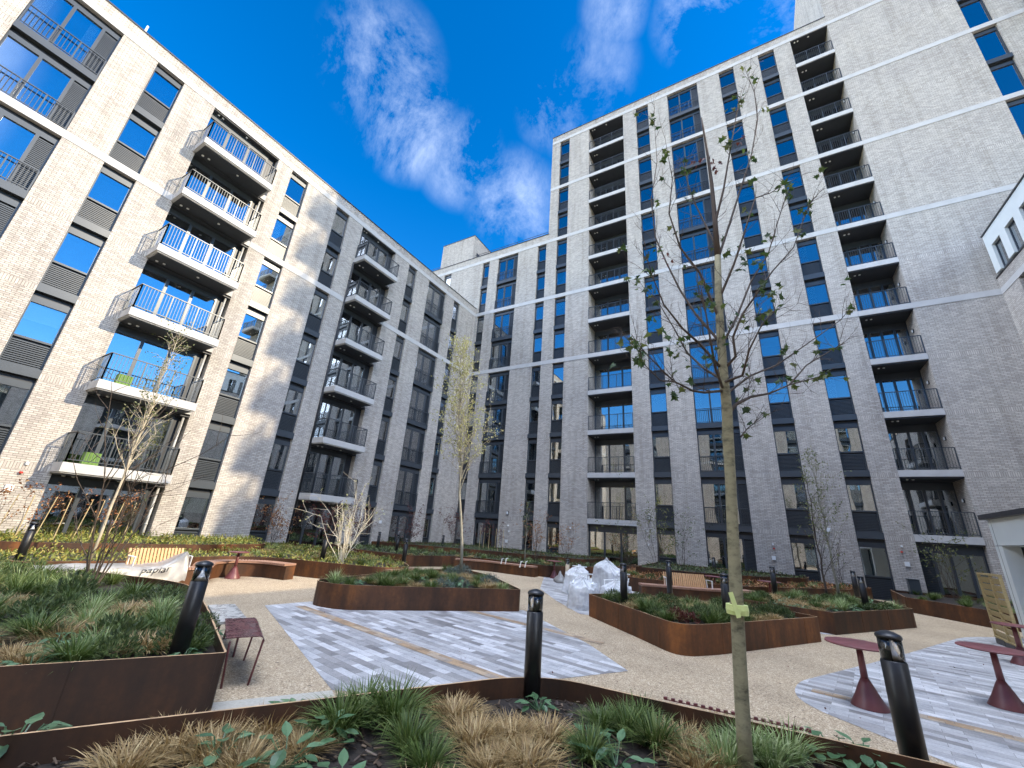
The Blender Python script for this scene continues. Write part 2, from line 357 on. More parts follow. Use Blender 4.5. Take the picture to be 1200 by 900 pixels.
def win_D(root,u,w,k,sp,lv=True,curt=False):
    w=round(w,2); gw=w*(.78 if lv else 1); f=link('balcony_door',cached(('fD',w,sp,lv),lambda:frame_D(w,sp,lv)),root,(u,0,L(k)))
    link('glass',cached(('gD1',w,lv),lambda:pane(.06,gw/2-.05,.22,2.52,V0).mesh('glass',M['glass'],uv=False)),f)
    link('glass',cached(('gD2',w,lv),lambda:pane(gw/2+.05,gw-.05 if lv else w-.06,.22,2.52,V0).mesh('glass',M['glass'],uv=False)),f)
    if lv: link('louvre',cached(('lD',w),lambda:louvre_mesh(gw+.05,w-.06,.22,2.52,V0-.03)),f)
    if k>0: link('railing',cached(('rD',w),lambda:railing(0,0,.24,1.12,[((.04,.03),(w-.04,.03))])),f)
    link('room',cached(('iD',w),lambda:MB().box(.004,w-.004,.40,.44,-.1,2.9).mesh('room',M['interior'],uv=False)),f)
    if curt:
        link('curtain',cached(('cD',w),lambda:curtain_mesh(.08,.08+gw*.2,.25,2.5,.29)),f)
        if random.random()<.6: link('curtain',cached(('cD2',w),lambda:curtain_mesh(gw*.8,gw-.06,.25,2.5,.29)),f)
    return f
def glaz(root,u,w,k,v,n=3,w2=None,top=2.42,louv=0):
    """floor to ceiling glazing"""
    W=w if w2 is None else w2
    def fr():
        b=MB(); b.box(.003,.07,v-.05,v+.06,.152,2.9); b.box(W-.07,W-.003,v-.05,v+.06,.152,2.9)
        for i in range(1,n): b.box(W*i/n-.055,W*i/n+.055,v-.05,v+.06,.152,top)
        b.box(.07,W-.07,v-.05,v+.06,top,2.9); b.box(.07,W-.07,v-.05,v+.06,.1521,.23)
        if W<w: b.mat(1).box(W,w-.003,v-.02,v+.06,.152,2.9)
        return b.mesh('glazed_screen',[M['metal'],M['dark']],uv=False)
    f=link('glazed_screen',cached(('fZ',w,W,n,v,top,louv),fr),root,(u,0,L(k)))
    for i in range(n):
        a=W*i/n+(.07 if i==0 else .055); c=W*(i+1)/n-(.07 if i==n-1 else .055)
        if louv and i==0: link('louvre',cached(('lZ',w,n),lambda:louvre_mesh(a,c,.23,top,v-.03)),f); continue
        link('glass',cached(('gZ',w,W,n,i,v,top),lambda:pane(a,c,.23,top,v).mesh('glass',M['glass'],uv=False)),f)
    link('room',cached(('iZ',w,v),lambda:MB().box(.004,w-.004,v+.1,v+.13,-.1,2.9).mesh('room',M['interior'],uv=False)),f)
    return f
def lights(parent,pts,z):
    for (x,y) in pts: link('ceiling_light',cached('cl',lambda:MB().lathe([(.055,0),(.055,-.03),(.03,-.045)],10).mesh('ceiling_light',M['white'],uv=False)),parent,(x,y,z))
def balcony_BB(root,u,w,k):
    w=round(w,2); a,c=-.1,w-.28
    def sl():
        b=MB(); b.box(a,c,-1.09,-.003,-.17,.16); b.box(.003,w-.003,-.0029,.40,-.165,.14); return b.mesh('balcony',M['stone'],uv=False)
    f=link('balcony',cached(('bb',w),sl),root,(u,0,L(k)))
    def so():
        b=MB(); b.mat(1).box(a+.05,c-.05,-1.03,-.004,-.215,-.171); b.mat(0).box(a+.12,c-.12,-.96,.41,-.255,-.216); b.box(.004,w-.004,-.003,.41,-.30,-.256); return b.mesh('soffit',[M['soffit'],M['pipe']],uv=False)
    link('soffit',cached(('bbs',w),so),f)
    link('railing',cached(('bbr',w),lambda:railing(0,0,.27,1.26,[((a+.06,-.02),(a+.06,-1.02)),((a+.06,-1.02),(c-.06,-1.02)),((c-.06,-1.02),(c-.06,-.02))])),f)
    lights(f,[(.25,-.25),(.5,-.3),(w*.5,-.55)],-.256)
    return f
def balcony_LG(root,u,w,k,depth=1.6):
    w=round(w,2)
    f=link('balcony',cached(('lg',w),lambda:MB().box(.003,w-.003,-.03,depth,-.18,.15).mesh('balcony',M['stone'],uv=False)),root,(u,0,L(k)))
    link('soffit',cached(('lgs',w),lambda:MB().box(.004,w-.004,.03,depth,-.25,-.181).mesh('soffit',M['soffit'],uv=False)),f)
    link('railing',cached(('lgr',w),lambda:railing(0,0,.24,1.24,[((.03,.05),(w-.03,.05))])),f)
    lights(f,[(.4,.5),(.62,.5)],-.251)
    return f
ND={'W':.45,'T':.45,'D':.45,'BB':.5,'LG':1.8,'V':.45}
def wall(root,uL,uR,Dp,strips,z0,zt,par,name='wall'):
    b=MB(); P=[(uL,0)]
    for s in strips: P+=[(s[0],0),(s[0],ND[s[2]]),(s[1],ND[s[2]]),(s[1],0)]
    P+=[(uR,0),(uR,Dp),(uL,Dp)]
    b.prism(P,z0,zt); b.box(uL,uR,0,Dp,zt+.0005,par)
    o=link(name,b.mesh(name,M['brick']),root)
    c=MB().box(uL-.03,uR+.03,-.035,.45,par+.001,par+.07).mesh('coping',M['coping'],uv=False); link('coping',c,root)
    return o
def bands(root,uL,uR,strips,levels,ov=.02):
    segs=[];x=uL
    for s in strips:
        if s[2] in('BB','LG'):
            segs.append((x,s[0]-.001)); x=s[1]+.001
    segs.append((x,uR))
    for k in levels:
        b=MB()
        for a,c in segs: b.box(a,c,-ov,.32,L(k)-.18,L(k)+.16)
        link('stone_band',b.mesh('stone_band',M['stone'],uv=False),root)
def storeys(root,strips,n,bandlv,curt=(),skip=None):
    for (a,c,t,*ex) in strips:
        k0,k1=(ex[0],ex[1]) if len(ex)>1 else (0,n)
        w=c-a
        for k in range(k0,k1):
            cu=random.random()<(.75 if k in curt else .22)
            if t=='W': win_W(root,a,w,k,k not in bandlv,False,cu)
            elif t=='T': win_W(root,a,w,k,k not in bandlv,True)
            elif t=='D': win_D(root,a,w,k,k not in bandlv,True,cu)
            elif t=='BB':
                if k>0: balcony_BB(root,a,w,k)
                glaz(root,a,w,k,.36,3,w-.42,2.5)
            elif t=='LG':
                if k>0: balcony_LG(root,a,w,k)
                glaz(root,a,w,k,1.62 if k>0 else .34,4 if w<2.6 else 3,None,2.42,1 if (k==0 and w<2.6) else 0)
        if t in('BB','LG') and k1==n:   # roof slab over the top balcony
            d=.3 if t=='BB' else 1.7
            f=link('roof_slab',MB().box(a-.0009,c+.0009,-.03,.45 if t=='BB' else 1.7,L(n)-.18,L(n)+.16).mesh('roof_slab',M['stone'],uv=False),root)
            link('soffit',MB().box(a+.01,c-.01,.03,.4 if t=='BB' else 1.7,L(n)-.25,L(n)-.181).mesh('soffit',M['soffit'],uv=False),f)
            lights(f,[(a+.3,.2),(a+.5,.2),(a+w*.5,.2)],L(n)-.251)
def bld(name,loc,rot,label,cat='building'):
    return link(name,None,None,loc,rot,label,cat)
# --- left block, facade in the plane x=-21.77, lit by the sun
lb=bld('apartment_block',(-21.77,0,0),PI/2,'sunlit seven storey pale brick apartment block on the left with projecting white balconies')
S=[(-6.6,-5.5,'W'),(-1.42,.90,'D'),(2.17,3.24,'W'),(4.60,8.05,'BB'),(8.90,9.95,'W'),(12.07,13.05,'W'),(14.20,17.37,'BB'),(18.86,19.76,'W'),(21.25,23.5,'D'),(24.66,25.50,'W')]
wall(lb,-9,27.99,13,S,-.4,L(7)-.02,22.1)
bands(lb,-9,27.99,S,[5,7])
storeys(lb,S,7,(5,))
def pipe(root,u,v,z0,z1,m,r=.05):
    b=MB().tube([(u,v,z0),(u,v,z1)],r,10)
    z=z0+1.2
    while z<z1: b.lathe([(r+.012,-.03),(r+.012,.03)],10,(u,v,z)); z+=3.08
    link('downpipe',b.mesh('downpipe',m,True,uv=False),root)
for k in range(0,6): pipe(lb,7.88,.12,L(k)+(.16 if k else .1),L(k+1)-.31,M['pipe'],.045)
pipe(lb,14.08,-.07,.1,L(6)-.2,M['dark'],.06)
for (u,z,kind) in [(3.75,2.1,'l'),(3.85,2.6,'r'),(3.9,2.95,'s'),(20.3,1.9,'l'),(20.35,2.6,'s')]:
    if kind=='l': link('wall_lamp',MB().box(u-.1,u+.1,-.06,-.001,z-.1,z+.1).mesh('wall_lamp',M['white'],uv=False),lb)
    elif kind=='r': link('alarm_beacon',MB().lathe([(.05,0),(.05,.05),(.02,.07)],10,(u,-.06,z)).mesh('alarm_beacon',M['red'],uv=False),lb)
    else: link('wall_sensor',MB().box(u-.035,u+.035,-.07,-.001,z-.05,z+.05).mesh('wall_sensor',M['white'],uv=False),lb)
link('roof_post',MB().tube([(1.4,.5,22.1),(1.4,.5,23.0)],.04,8).mesh('roof_post',M['white'],uv=False),lb)
for k in (1,2):
    s=link('balcony_storage_box',MB().box(5.05,5.5,-.75,-.45,L(k)+.17,L(k)+.62).mesh('balcony_storage_box',M['green'],uv=False),None,(-21.77,0,0),PI/2,
      'lime green soft box standing on the %s balcony of the sunlit block'%('lowest' if k==1 else 'second lowest'),'storage box')
# --- lower wing of the far facade, y=28
lw=bld('apartment_wing',(0,28,0),0,'nine storey brick wing between sunlit block and tower with a stair core on its roof')
S=[(-26.55,-25.6,'W',7,9),(-21.53,-20.72,'W'),(-19.66,-17.4,'D'),(-15.26,-14.55+.22,'W')]
S[3]=(-15.27,-14.33+.02,'W')
S=[(-26.55,-25.6,'W',7,9),(-21.53,-20.72,'W',0,9),(-19.66,-17.4,'D',0,9),(-15.28,-14.40,'W',0,9)]
TL=-14.22
wall(lw,-36,TL-.002,12,S,-.4,L(9)-.02,28.38)
bands(lw,-36,TL-.002,S,[5,7,9]); storeys(lw,S,9,(5,7),(1,2,3))
blk=link('stair_core',MB().box(-27.33,-23.02,.0,7,28.46,31.4).mesh('stair_core',M['brick']),lw)
link('coping',MB().box(-27.36,-22.99,-.03,7.03,31.401,31.46).mesh('coping',M['coping'],uv=False),blk)
link('vent_opening',MB().box(-23.02,-22.99,.6,1.7,28.5,29.6).mesh('vent_opening',M['dark'],uv=False),blk)
def roofrail(root,u0,u1,v,z):
    b=MB(); b.tube([(u0,v,z+.45),(u1,v,z+.45)],.022,6)
    n=int(abs(u1-u0)/1.5)
    for i in range(n+1):
        x=u0+(u1-u0)*i/n; b.tube([(x,v,z),(x,v,z+.45)],.018,6)
    link('roof_rail',b.mesh('roof_rail',M['coping'],uv=False),root)
roofrail(lw,-22.9,TL-.1,.25,28.45); roofrail(lw,-35,-27.5,.25,28.45)
def lamps(root,L_):
    for (u,z,kind) in L_:
        if kind=='l': link('wall_lamp',MB().box(u-.09,u+.09,-.06,-.001,z-.1,z+.1).mesh('wall_lamp',M['white'],uv=False),root)
        elif kind=='b': link('bulkhead_light',MB().mat(0).box(u-.09,u+.09,-.05,-.001,z-.14,z+.14).mat(1).box(u-.06,u+.06,-.11,-.051,z-.1,z+.1).mesh('bulkhead_light',[M['dark'],M['white']],uv=False),root)
        elif kind=='r': link('alarm_beacon',MB().lathe([(.05,0),(.05,.05),(.02,.07)],10,(u,-.06,z)).mesh('alarm_beacon',M['red'],uv=False),root)
        else: link('wall_sensor',MB().box(u-.035,u+.035,-.07,-.001,z-.05,z+.05).mesh('wall_sensor',M['white'],uv=False),root)
lamps(lw,[(-16.6,3.2,'b'),(-16.5,2.3,'s'),(-16.4,1.9,'s'),(-16.55,1.2,'l')])
# --- tower
tw=bld('apartment_tower',(0,28,0),0,'tallest pale brick tower in shade with two stacks of recessed balconies and blank flank')
TR=8.66
S1=[(-13.35,-12.33,'W',0,13),(-10.28,-6.95,'LG',0,13),(-5.75,-4.65,'W',0,13),(-2.96,-.50,'D',0,13),(1.21,2.32,'W',0,13),(4.09,5.19,'W',0,13),(6.30,8.659,'LG',0,13)]
wall(tw,TL,8.662,14,S1,-.4,L(13)-.02,40.66)
S2=[(15.08,16.17,'T',6,17)]
wall(tw,8.663,20.5,14,S2,-.4,52.2-1,52.2)
bands(tw,TL,8.6625,S1,[5,7,9,11,13]); bands(tw,8.663,20.48,S2,[5,7,9,11,13,15])
storeys(tw,S1,13,(5,7,9,11),(0,1,2,3)); storeys(tw,S2,17,(7,9,11,13,15))
for k in range(3,15):
    f=balcony_BB(tw,17.6,3.1,k); f.scale=(1,1.45,1)
for k in range(9,15): link('hanging_lamp',cached('hl',lambda:MB().box(.1,.2,.3,.39,1.5,1.6).mesh('hanging_lamp',M['lamp'],uv=False)),tw,(15.08,0,L(k)))
for k in range(1,12): link('bulkhead_light',cached('bh',lambda:MB().mat(0).box(-.05,-.001,.75,.87,1.75,1.95).mat(1).box(-.09,-.051,.77,.85,1.78,1.92).mesh('bulkhead_light',[M['dark'],M['white']],uv=False)),tw,(8.659,0,L(k)))
lamps(tw,[(-11.5,-.0+2.4,'s'),(-6.15,3.3,'b'),(-6.3,2.5,'s'),(-6.25,1.7,'s'),(.35,1.5,'l'),(.4,2.2,'s'),(.42,1.95,'r'),(3.0,3.1,'l'),(5.8,1.7,'l'),(5.75,2.5,'s'),(5.7,2.2,'r')])
# --- right wing
rw=bld('right_wing_building',(12.11,0,0),-PI/2,'pale brick wing at the right edge carrying a white clad top storey with square windows','building')
S=[(-26.4,-25.3,'W',0,5),(-21.5,-20.4,'W',0,4),(-17.0,-13.5,'BB',0,4),(-11,-9.9,'W',0,4),(-7,-5.9,'W',0,4)]
wall(rw,-27.995,-22.8,9,S[:1],-.4,L(5)-.02,16.0)
wall(rw,-22.799,4,8,S[1:],-.4,L(4)-.02,13.0)  # unseen lower stretch, height set so sunlight clears it to the left beds
bands(rw,-27.995,-22.8,S[:1],[5]); storeys(rw,S,5,())
b=MB(); P=[(-27.6,-.12)]
for a,c in ((-27.1,-26.25),(-25.7,-24.85),(-24.3,-23.45)): P+=[(a,-.12),(a,.15),(c,.15),(c,-.12)]
P+=[(-22.8,-.12),(-22.8,7),(-27.6,7)]
b.prism(P,16.1,17.55); b.box(-27.6,-22.8,-.12,7,17.5505,18.4)
cl=link('clad_storey',b.mesh('clad_storey',M['clad'],uv=False),rw)
for a,c in ((-27.1,-26.25),(-25.7,-24.85),(-24.3,-23.45)):
    q=link('window',MB().box(a,a+.05,.0,.06,16.1,17.55).box(c-.05,c,.0,.06,16.1,17.55).box(a+.05,c-.05,.0,.06,17.49,17.55).box(a+.05,c-.05,.0,.06,16.1,16.16).mesh('window',M['metal'],uv=False),rw)
    link('glass',pane(a+.05,c-.05,16.16,17.49,.03).mesh('glass',M['glass'],uv=False),q)
    link('room',MB().box(a,c,.1,.14,16.1,17.5).mesh('room',M['interior'],uv=False),q)
link('coping',MB().box(-27.63,-22.77,-.17,7,18.401,18.47).mesh('coping',M['coping'],uv=False),cl)
# --- single storey pavilion
pv=bld('garden_pavilion',(6.1,0,0),-PI/2,'single storey white clad pavilion with a dark flat roof edge at the right side')
P=[(-19.05,0)]
for a,c in ((-18.6,-15.2),(-14.6,-11.2)): P+=[(a,0),(a,.5),(c,.5),(c,0)]
P+=[(-7,0),(-7,5.9),(-19.05,5.9)]
b=MB(); b.prism(P,-.05,2.45); b.box(-19.05,-7,0,5.9,2.4505,3.22); pw=link('wall',b.mesh('wall',M['clad'],uv=False),pv)
link('roof',MB().box(-19.2,-6.9,-.14,5.9,3.221,3.36).mesh('roof',M['coping'],uv=False),pv)
j=MB()
for z in (2.46,): j.box(-19.04,-7,-.004,.01,z-.006,z+.006)
for u in (-18.9+.05,-15,-11): j.box(u-.005,u+.005,-.004,.01,.0,3.2)
link('panel_joint',j.mesh('panel_joint',M['coping'],uv=False),pv)
for a,c in ((-18.6,-15.2),(-14.6,-11.2)):
    q=MB(); 
    for i in range(4):
        x=a+.03+(c-a-.06)*i/3; q.box(x-.03,x+.03,.38,.45,.1,2.44)
    q.box(a,c,.38,.449,2.38,2.445); q.box(a,c,.38,.449,.0,.12)
    q=link('window',q.mesh('window',M['dark'],uv=False),pv)
    link('glass',pane(a+.03,c-.03,.12,2.38,.41).mesh('glass',M['glass'],uv=False),q)
    link('room',MB().box(a,c,.46,.49,0,2.44).mesh('room',M['curtain'],uv=False),q)
# --- block behind the viewpoint, seen mirrored in the glazing
sb=bld('south_apartment_block',(0,-21,0),PI,'sunlit pale brick apartment block facing the tower across the courtyard')
S=[]
for i in range(9):
    u=-24+i*5.6; S.append((u,u+(2.3 if i%2 else 1.1),'T' if i%2==0 else 'T'))
wall(sb,-28,30,11,S,-.4,L(7)-.02,22.1); bands(sb,-28,30,S,[5,7]); storeys(sb,S,7,(5,))
# ---------------------------------------------------------------- ground
link('ground',MB().poly([(-150,-150,0),(150,-150,0),(150,150,0),(-150,150,0)]).mesh('ground',M['gravel']),kind='structure')
def sheet(name,poly,z,m,ang):
    me=MB().poly([(p[0],p[1],z) for p in poly]).mesh(name,m)
    l=me.uv_layers[0].data; c,s=math.cos(ang),math.sin(ang)
    for i,lp in enumerate(me.loops):
        v=me.vertices[lp.vertex_index].co; l[i].uv=(v.x*c+v.y*s,-v.x*s+v.y*c)
    if me.polygons[0].normal.z<0: me.flip_normals()
    link(name,me,kind='structure')
AN=math.radians(-9)
def rounded(poly,rads,n=6):
    out=[]; m=len(poly)
    for i,p in enumerate(poly):
        r=rads[i] if isinstance(rads,(list,tuple)) else rads
        p=Vector((p[0],p[1])); a=Vector(poly[i-1][:2]); b=Vector(poly[(i+1)%m][:2])
        if r<=0: out.append((p.x,p.y)); continue
        da=(a-p); db=(b-p); r=min(r,da.length*.48,db.length*.48); A=p+da.normalized()*r; B=p+db.normalized()*r
        for k in range(n+1):
            t=k/n; q=A*(1-t)**2+p*2*t*(1-t)+B*t*t; out.append((q.x,q.y))
    return out
PA=[(-9.5,6.0),(-9.3,7.6),(-5.5,10.4),(-3.03,8.36),(-2.0,7.25),(-2.75,6.0),(-4.0,4.2),(-4.5,3.9)]
sheet('paving',PA,.004,M['setts'],AN)
PB=rounded([(6.09,4.6),(1.6,6.4),(.12,7.6),(.15,8.6),(2.05,12.37),(4.5,17.6),(6.09,19.0)],[0,.5,1.2,1.0,2,1,0])
sheet('paving',PB,.004,M['setts'],AN)
PC=[(-7.2,14.8),(-9.6,20.2),(-7.9,21.0),(-3.0,18.0),(-2.6,14),(-3.6,11.4),(-4.3,11.2),(-5.7,12.8)]
sheet('paving',PC,.004,M['setts'],AN)
sheet('paving',[(-.6,14.6),(.2,13.4),(1.3,14.25),(1,15)],.004,M['setts'],AN)
c,s=math.cos(AN),math.sin(AN)
def strip(name,x,y,l,w):
    P=[(x+c*a-s*b_,y+s*a+c*b_) for a,b_ in ((0,-w/2),(l,-w/2),(l,w/2),(0,w/2))]; sheet(name,P,.008,M['tansetts'],AN)
strip('paving_band',-9.0,6.5,6.5,.22); strip('paving_band',-6.4,9.2,3.6,.2); strip('paving_band',.35,8.35,5.7,.2)
sheet('path',[(-5.2,2.7),(-4.5,3.9),(-3.1,3.1),(-4.2,.9),(-5.9,1.2)],.003,M['paths'] if 'paths' in M else plain('pale_path',(.40,.37,.31),.8,var=.1,scale=30,bmp=.2),0)
# ---------------------------------------------------------------- planters
def inset(poly,t):
    n=len(poly); a=sum(poly[i][0]*poly[(i+1)%n][1]-poly[(i+1)%n][0]*poly[i][1] for i in range(n)); sg=1 if a>0 else -1; out=[]
    for i in range(n):
        p=Vector(poly[i]); d0=(p-Vector(poly[i-1])).normalized(); d1=(Vector(poly[(i+1)%n])-p).normalized()
        n0=Vector((-d0.y,d0.x))*sg; n1=Vector((-d1.y,d1.x))*sg; m=(n0+n1); m=m.normalized() if m.length>1e-6 else n0
        out.append(tuple(p+m*(t/max(.35,m.dot(n0)))))
    return out
def planter(poly,h,soil,label,z0=0.0,t=.02,seam=1.5,name='corten_planter',mt='corten'):
    n=len(poly); a=sum(poly[i][0]*poly[(i+1)%n][1]-poly[(i+1)%n][0]*poly[i][1] for i in range(n))
    if a<0: poly=poly[::-1]
    q=inset(poly,t); b=MB()
    V=[(p[0],p[1],z0) for p in poly]+[(p[0],p[1],h) for p in poly]+[(p[0],p[1],h) for p in q]+[(p[0],p[1],z0) for p in q]
    b.add(V,[(i,(i+1)%n,n+(i+1)%n,n+i) for i in range(n)]+[(2*n+i,2*n+(i+1)%n,3*n+(i+1)%n,3*n+i) for i in range(n)])
    b.mat(1).add(V,[(n+i,n+(i+1)%n,2*n+(i+1)%n,2*n+i) for i in range(n)])
    acc=0; b.mat(1 if False else 0)
    for i in range(n):
        p=Vector(poly[i]); r=Vector(poly[(i+1)%n]); l=(r-p).length; d=(r-p).normalized() if l>0 else None
        while l and acc<l:
            c_=p+d*acc; nn=Vector((d.y,-d.x)); b.beam(Vector((*(c_+nn*.002),z0)),Vector((*(c_+nn*.002),h-.002)),.022,.005,up=(nn.x,nn.y,0)); acc+=seam
        acc-=l
    o=link(name,b.mesh(name,[M[mt],M['rim']]),label=label,cat='planter')
    s=inset(poly,t+.001); so=MB(); so.prism(s,soil-.1,soil); link('soil',so.mesh('soil',M['soil']),o)
    return o
def inside(p,poly):
    x,y=p; c=False; n=len(poly); j=n-1
    for i in range(n):
        xi,yi=poly[i]; xj,yj=poly[j]
        if (yi>y)!=(yj>y) and x<(xj-xi)*(y-yi)/(yj-yi)+xi: c=not c
        j=i
    return c
PF=rounded([(-4.9,-.3),(-2.36,4.2),(-1.95,4.54),(2.9,4.95),(2.9,.9),(-.7,.9),(-3.4,-1.0)],[0,.25,.3,0,0,0,0])
P0=rounded([(-4.87,2.80),(-7.5,3.80),(-9.75,4.55),(-12.0,3.80),(-15.2,2.9),(-16,1.2),(-10,-3.2),(-7.3,-1.5)],[.06,.5,.9,.5,.3,.3,0,0])
P1=rounded([(-9.2,6.75),(-8.2,6.85),(-5.47,10.17),(-7.7,12.25),(-9.3,13.05),(-9.9,11.5)],[.5,.45,.12,.2,.6,1.0])
P2=rounded([(-4.07,11.18),(-2.53,9.76),(-1.5,8.75),(-.96,9.5),(.88,12.85),(.2,13.4),(-3.3,12.6)],[.08,.3,.5,.4,.05,.2,.2])
P3=rounded([(1.28,14.2),(3.66,18.2),(2.9,20.9),(.1,18.6),(-1.0,16.4),(-.95,14.8)],[.05,.05,.2,.5,.5,.2])
P5=[(4.5,23.2),(5.0,22.5),(6.15,20.7),(9.2,20.7),(9.2,27.7),(4.9,27.7)]
BL=rounded([(-21.7,-2),(-16.6,.2),(-14.3,3.3),(-14.0,5.8),(-15.0,6.9),(-15.1,8.2),(-14.3,9.15),(-12.5,9.72),(-10.6,10.5),(-10.7,11.7),(-12.5,13.1),(-15.5,14.0),(-18.5,14.2),(-21.7,14.2)],.5)
B6=rounded([(-14.5,15.7),(-14.25,17),(-13.75,18.3),(-12.4,18.95),(-9.8,18.9),(-8.7,18.95),(-8.35,19.9),(-7.0,22.5),(-7.0,27.9),(-21.6,27.9),(-21.6,16.6),(-18,15.5)],.3)
B7=rounded([(-5.9,18.4),(-4.3,17.72),(-2.6,18.6),(-1.2,19.3),(.5,21.4),(3.0,24.8),(4.3,27.9),(-6.3,27.9)],.3)
planter(PF,.5,.33,'rusted steel planter at the bottom edge with bark mulch and grass tufts nearest the viewer',mt='corten_shade')
planter(P0,.5,.37,'large rusted steel planter at the left holding long grass and two black bollards',mt='corten_shade')
planter(P1,.5,.40,'rusted steel planter in the middle of the courtyard holding the gold leaved tree')
planter(P2,.5,.40,'orange rusted steel planter right of centre with a rounded front corner',mt='corteno')
planter(P3,.5,.40,'rusted steel planter behind the round tables holding two thin birch stems')
planter(P5,.52,.42,'rusted steel planter along the tower base behind the raw timber fence panel')
planter(BL,.5,.40,'long curving rusted steel bed at the foot of the sunlit block')
planter(B6,.5,.40,'rusted steel bed in the far corner behind the long curved bench')
planter(B7,.5,.40,'rusted steel bed against the tower behind the slatted bench back')
U1=rounded([(-21.7,.5),(-18.9,1.5),(-17.6,4),(-17.4,8),(-18.2,11),(-21.7,12)],.6)
planter(U1,.68,.61,'raised rusted steel upper bed below the lowest balconies of the sunlit block',z0=.35)
U2=rounded([(-21.6,19.5),(-14,22),(-11,22.5),(-8.6,23),(-8.6,27.85),(-21.6,27.85)],.4); planter(U2,.72,.62,'raised rusted steel upper bed in the far inner corner',z0=.35)
U3=rounded([(-5.4,21.0),(-2.5,21.2),(-.2,23.2),(1.6,26),(1.8,27.85),(-5.8,27.85)],.4); planter(U3,.74,.64,'raised rusted steel upper bed at the tower base right of centre',z0=.35)
# bark mulch
b=MB(); 
for i in range(5200):
    x=random.uniform(-5,2.6); y=random.uniform(1.2,4.9)
    if not inside((x,y),PF): continue
    l=random.uniform(.012,.045); w_=random.uniform(.004,.012); a=random.uniform(0,PI); d=Vector((math.cos(a)*l,math.sin(a)*l,random.uniform(-.012,.012))); n=Vector((-math.sin(a)*w_,math.cos(a)*w_,random.uniform(-.004,.004))); c_=Vector((x,y,.336+random.uniform(0,.014)))
    u=Vector((0,0,.004)); b.add([c_-d-n,c_+d-n*.6,c_+d+n,c_-d+n,c_-d-n+u,c_+d-n*.6+u,c_+d+n+u,c_-d+n+u],[(0,3,2,1),(4,5,6,7),(0,1,5,4),(1,2,6,5),(2,3,7,6),(3,0,4,7)])
link('bark_mulch',b.mesh('bark_mulch',leafm('bark_chips',(.02,.012,.008),(.06,.036,.022),(.20,.14,.09),trans=0)),kind='stuff',label='dark bark chips covering the soil of the nearest planter',cat='bark mulch')
# ---------------------------------------------------------------- plants
def blades(b,n,R,H,wd,rnd,spread=.08,seg=4,lean=1.0):
    for i in range(n):
        a=rnd.uniform(0,2*PI); r0=spread*math.sqrt(rnd.random()); bx,by=r0*math.cos(a+rnd.uniform(-1,1)),r0*math.sin(a+rnd.uniform(-1,1))
        rr=R*rnd.uniform(.25,1.0)*lean; hh=H*rnd.uniform(.65,1.1)*(1-.35*(rr/R)); dr=rnd.uniform(.6,1.25)*(.3+rr/R); w_=wd*rnd.uniform(.7,1.3); tw=rnd.uniform(-.6,.6)
        px_,py_=-math.sin(a+tw)*w_/2,math.cos(a+tw)*w_/2; vs=[]
        for k in range(seg+1):
            t=k/seg; rad=rr*(t**1.25); z=hh*(1.75*t-dr*t*t*.95); z=max(z,.01+.02*t); f=(1-t**2.2)
            x=bx+rad*math.cos(a); y=by+rad*math.sin(a); vs+=[(x-px_*f,y-py_*f,z),(x+px_*f,y+py_*f,z)]
        b.add(vs,[(2*k,2*k+1,2*k+3,2*k+2) for k in range(seg)])
def leafquad(b,c,d,n,l,w_):
    """pointed leaf from c along d, normal n"""
    d=d.normalized(); s=d.cross(n).normalized(); n=s.cross(d)
    b.add([c,c+d*l*.45+s*w_*.5+n*l*.06,c+d*l,c+d*l*.45-s*w_*.5+n*l*.06],[(0,1,2,3)])
def rv(rnd): 
    z=rnd.uniform(-1,1); a=rnd.uniform(0,2*PI); r=math.sqrt(1-z*z); return Vector((r*math.cos(a),r*math.sin(a),z))
def mound(b,n,R,H,l,w_,rnd):
    for i in range(n):
        v=rv(rnd); v.z=abs(v.z); r=rnd.uniform(.55,1)**.5*rnd.uniform(.8,1.08); c_=Vector((v.x*R*r,v.y*R*r,v.z*H*r)); leafquad(b,c_,(v+rv(rnd)*.8+Vector((0,0,.5))),rv(rnd)+Vector((0,0,1)),l*rnd.uniform(.6,1.3),w_)
def broad(b,n,R,H,l,w_,rnd):
    for i in range(n):
        a=rnd.uniform(0,2*PI); rr=R*rnd.uniform(.25,1); h=H*rnd.uniform(.45,1)*(1-.4*rr/R); tip=Vector((rr*math.cos(a),rr*math.sin(a),h))
        b.beam(Vector((0,0,0)),tip,.007,.007); d=Vector((math.cos(a),math.sin(a),rnd.uniform(-.35,.5))).normalized(); s=d.cross(Vector((0,0,1))).normalized(); n_=s.cross(d); L_=l*rnd.uniform(.7,1.2); W_=w_*rnd.uniform(.8,1.2)
        vs=[tip]; 
        for t,ww in ((.2,.36),(.45,.5),(.75,.36)): vs+= [tip+d*L_*t+s*W_*ww+n_*(.05*L_-.12*L_*t*t*2),tip+d*L_*t-s*W_*ww+n_*(.05*L_-.12*L_*t*t*2)]
        mid=[tip+d*L_*t+n_*(-.02*L_-.10*L_*t*t*2) for t in (.2,.45,.75)]; end=tip+d*L_*1.05-n_*L_*.16
        vs+=mid+[end]   # 0 tip,1..6 sides, 7..9 mids, 10 end
        b.add(vs,[(0,1,7),(0,7,2),(1,3,8,7),(7,8,4,2),(3,5,9,8),(8,9,6,4),(5,10,9),(9,10,6)])
KIND={}
def kindmesh(key,fn,mat,nv,name):
    KIND[key]=[]
    for i in range(nv):
        rnd=random.Random(hash(key)%1000 if False else sum(map(ord,key))*7+i); b=MB(); fn(b,rnd); KIND[key].append((name,b.mesh(name,mat,uv=False)))
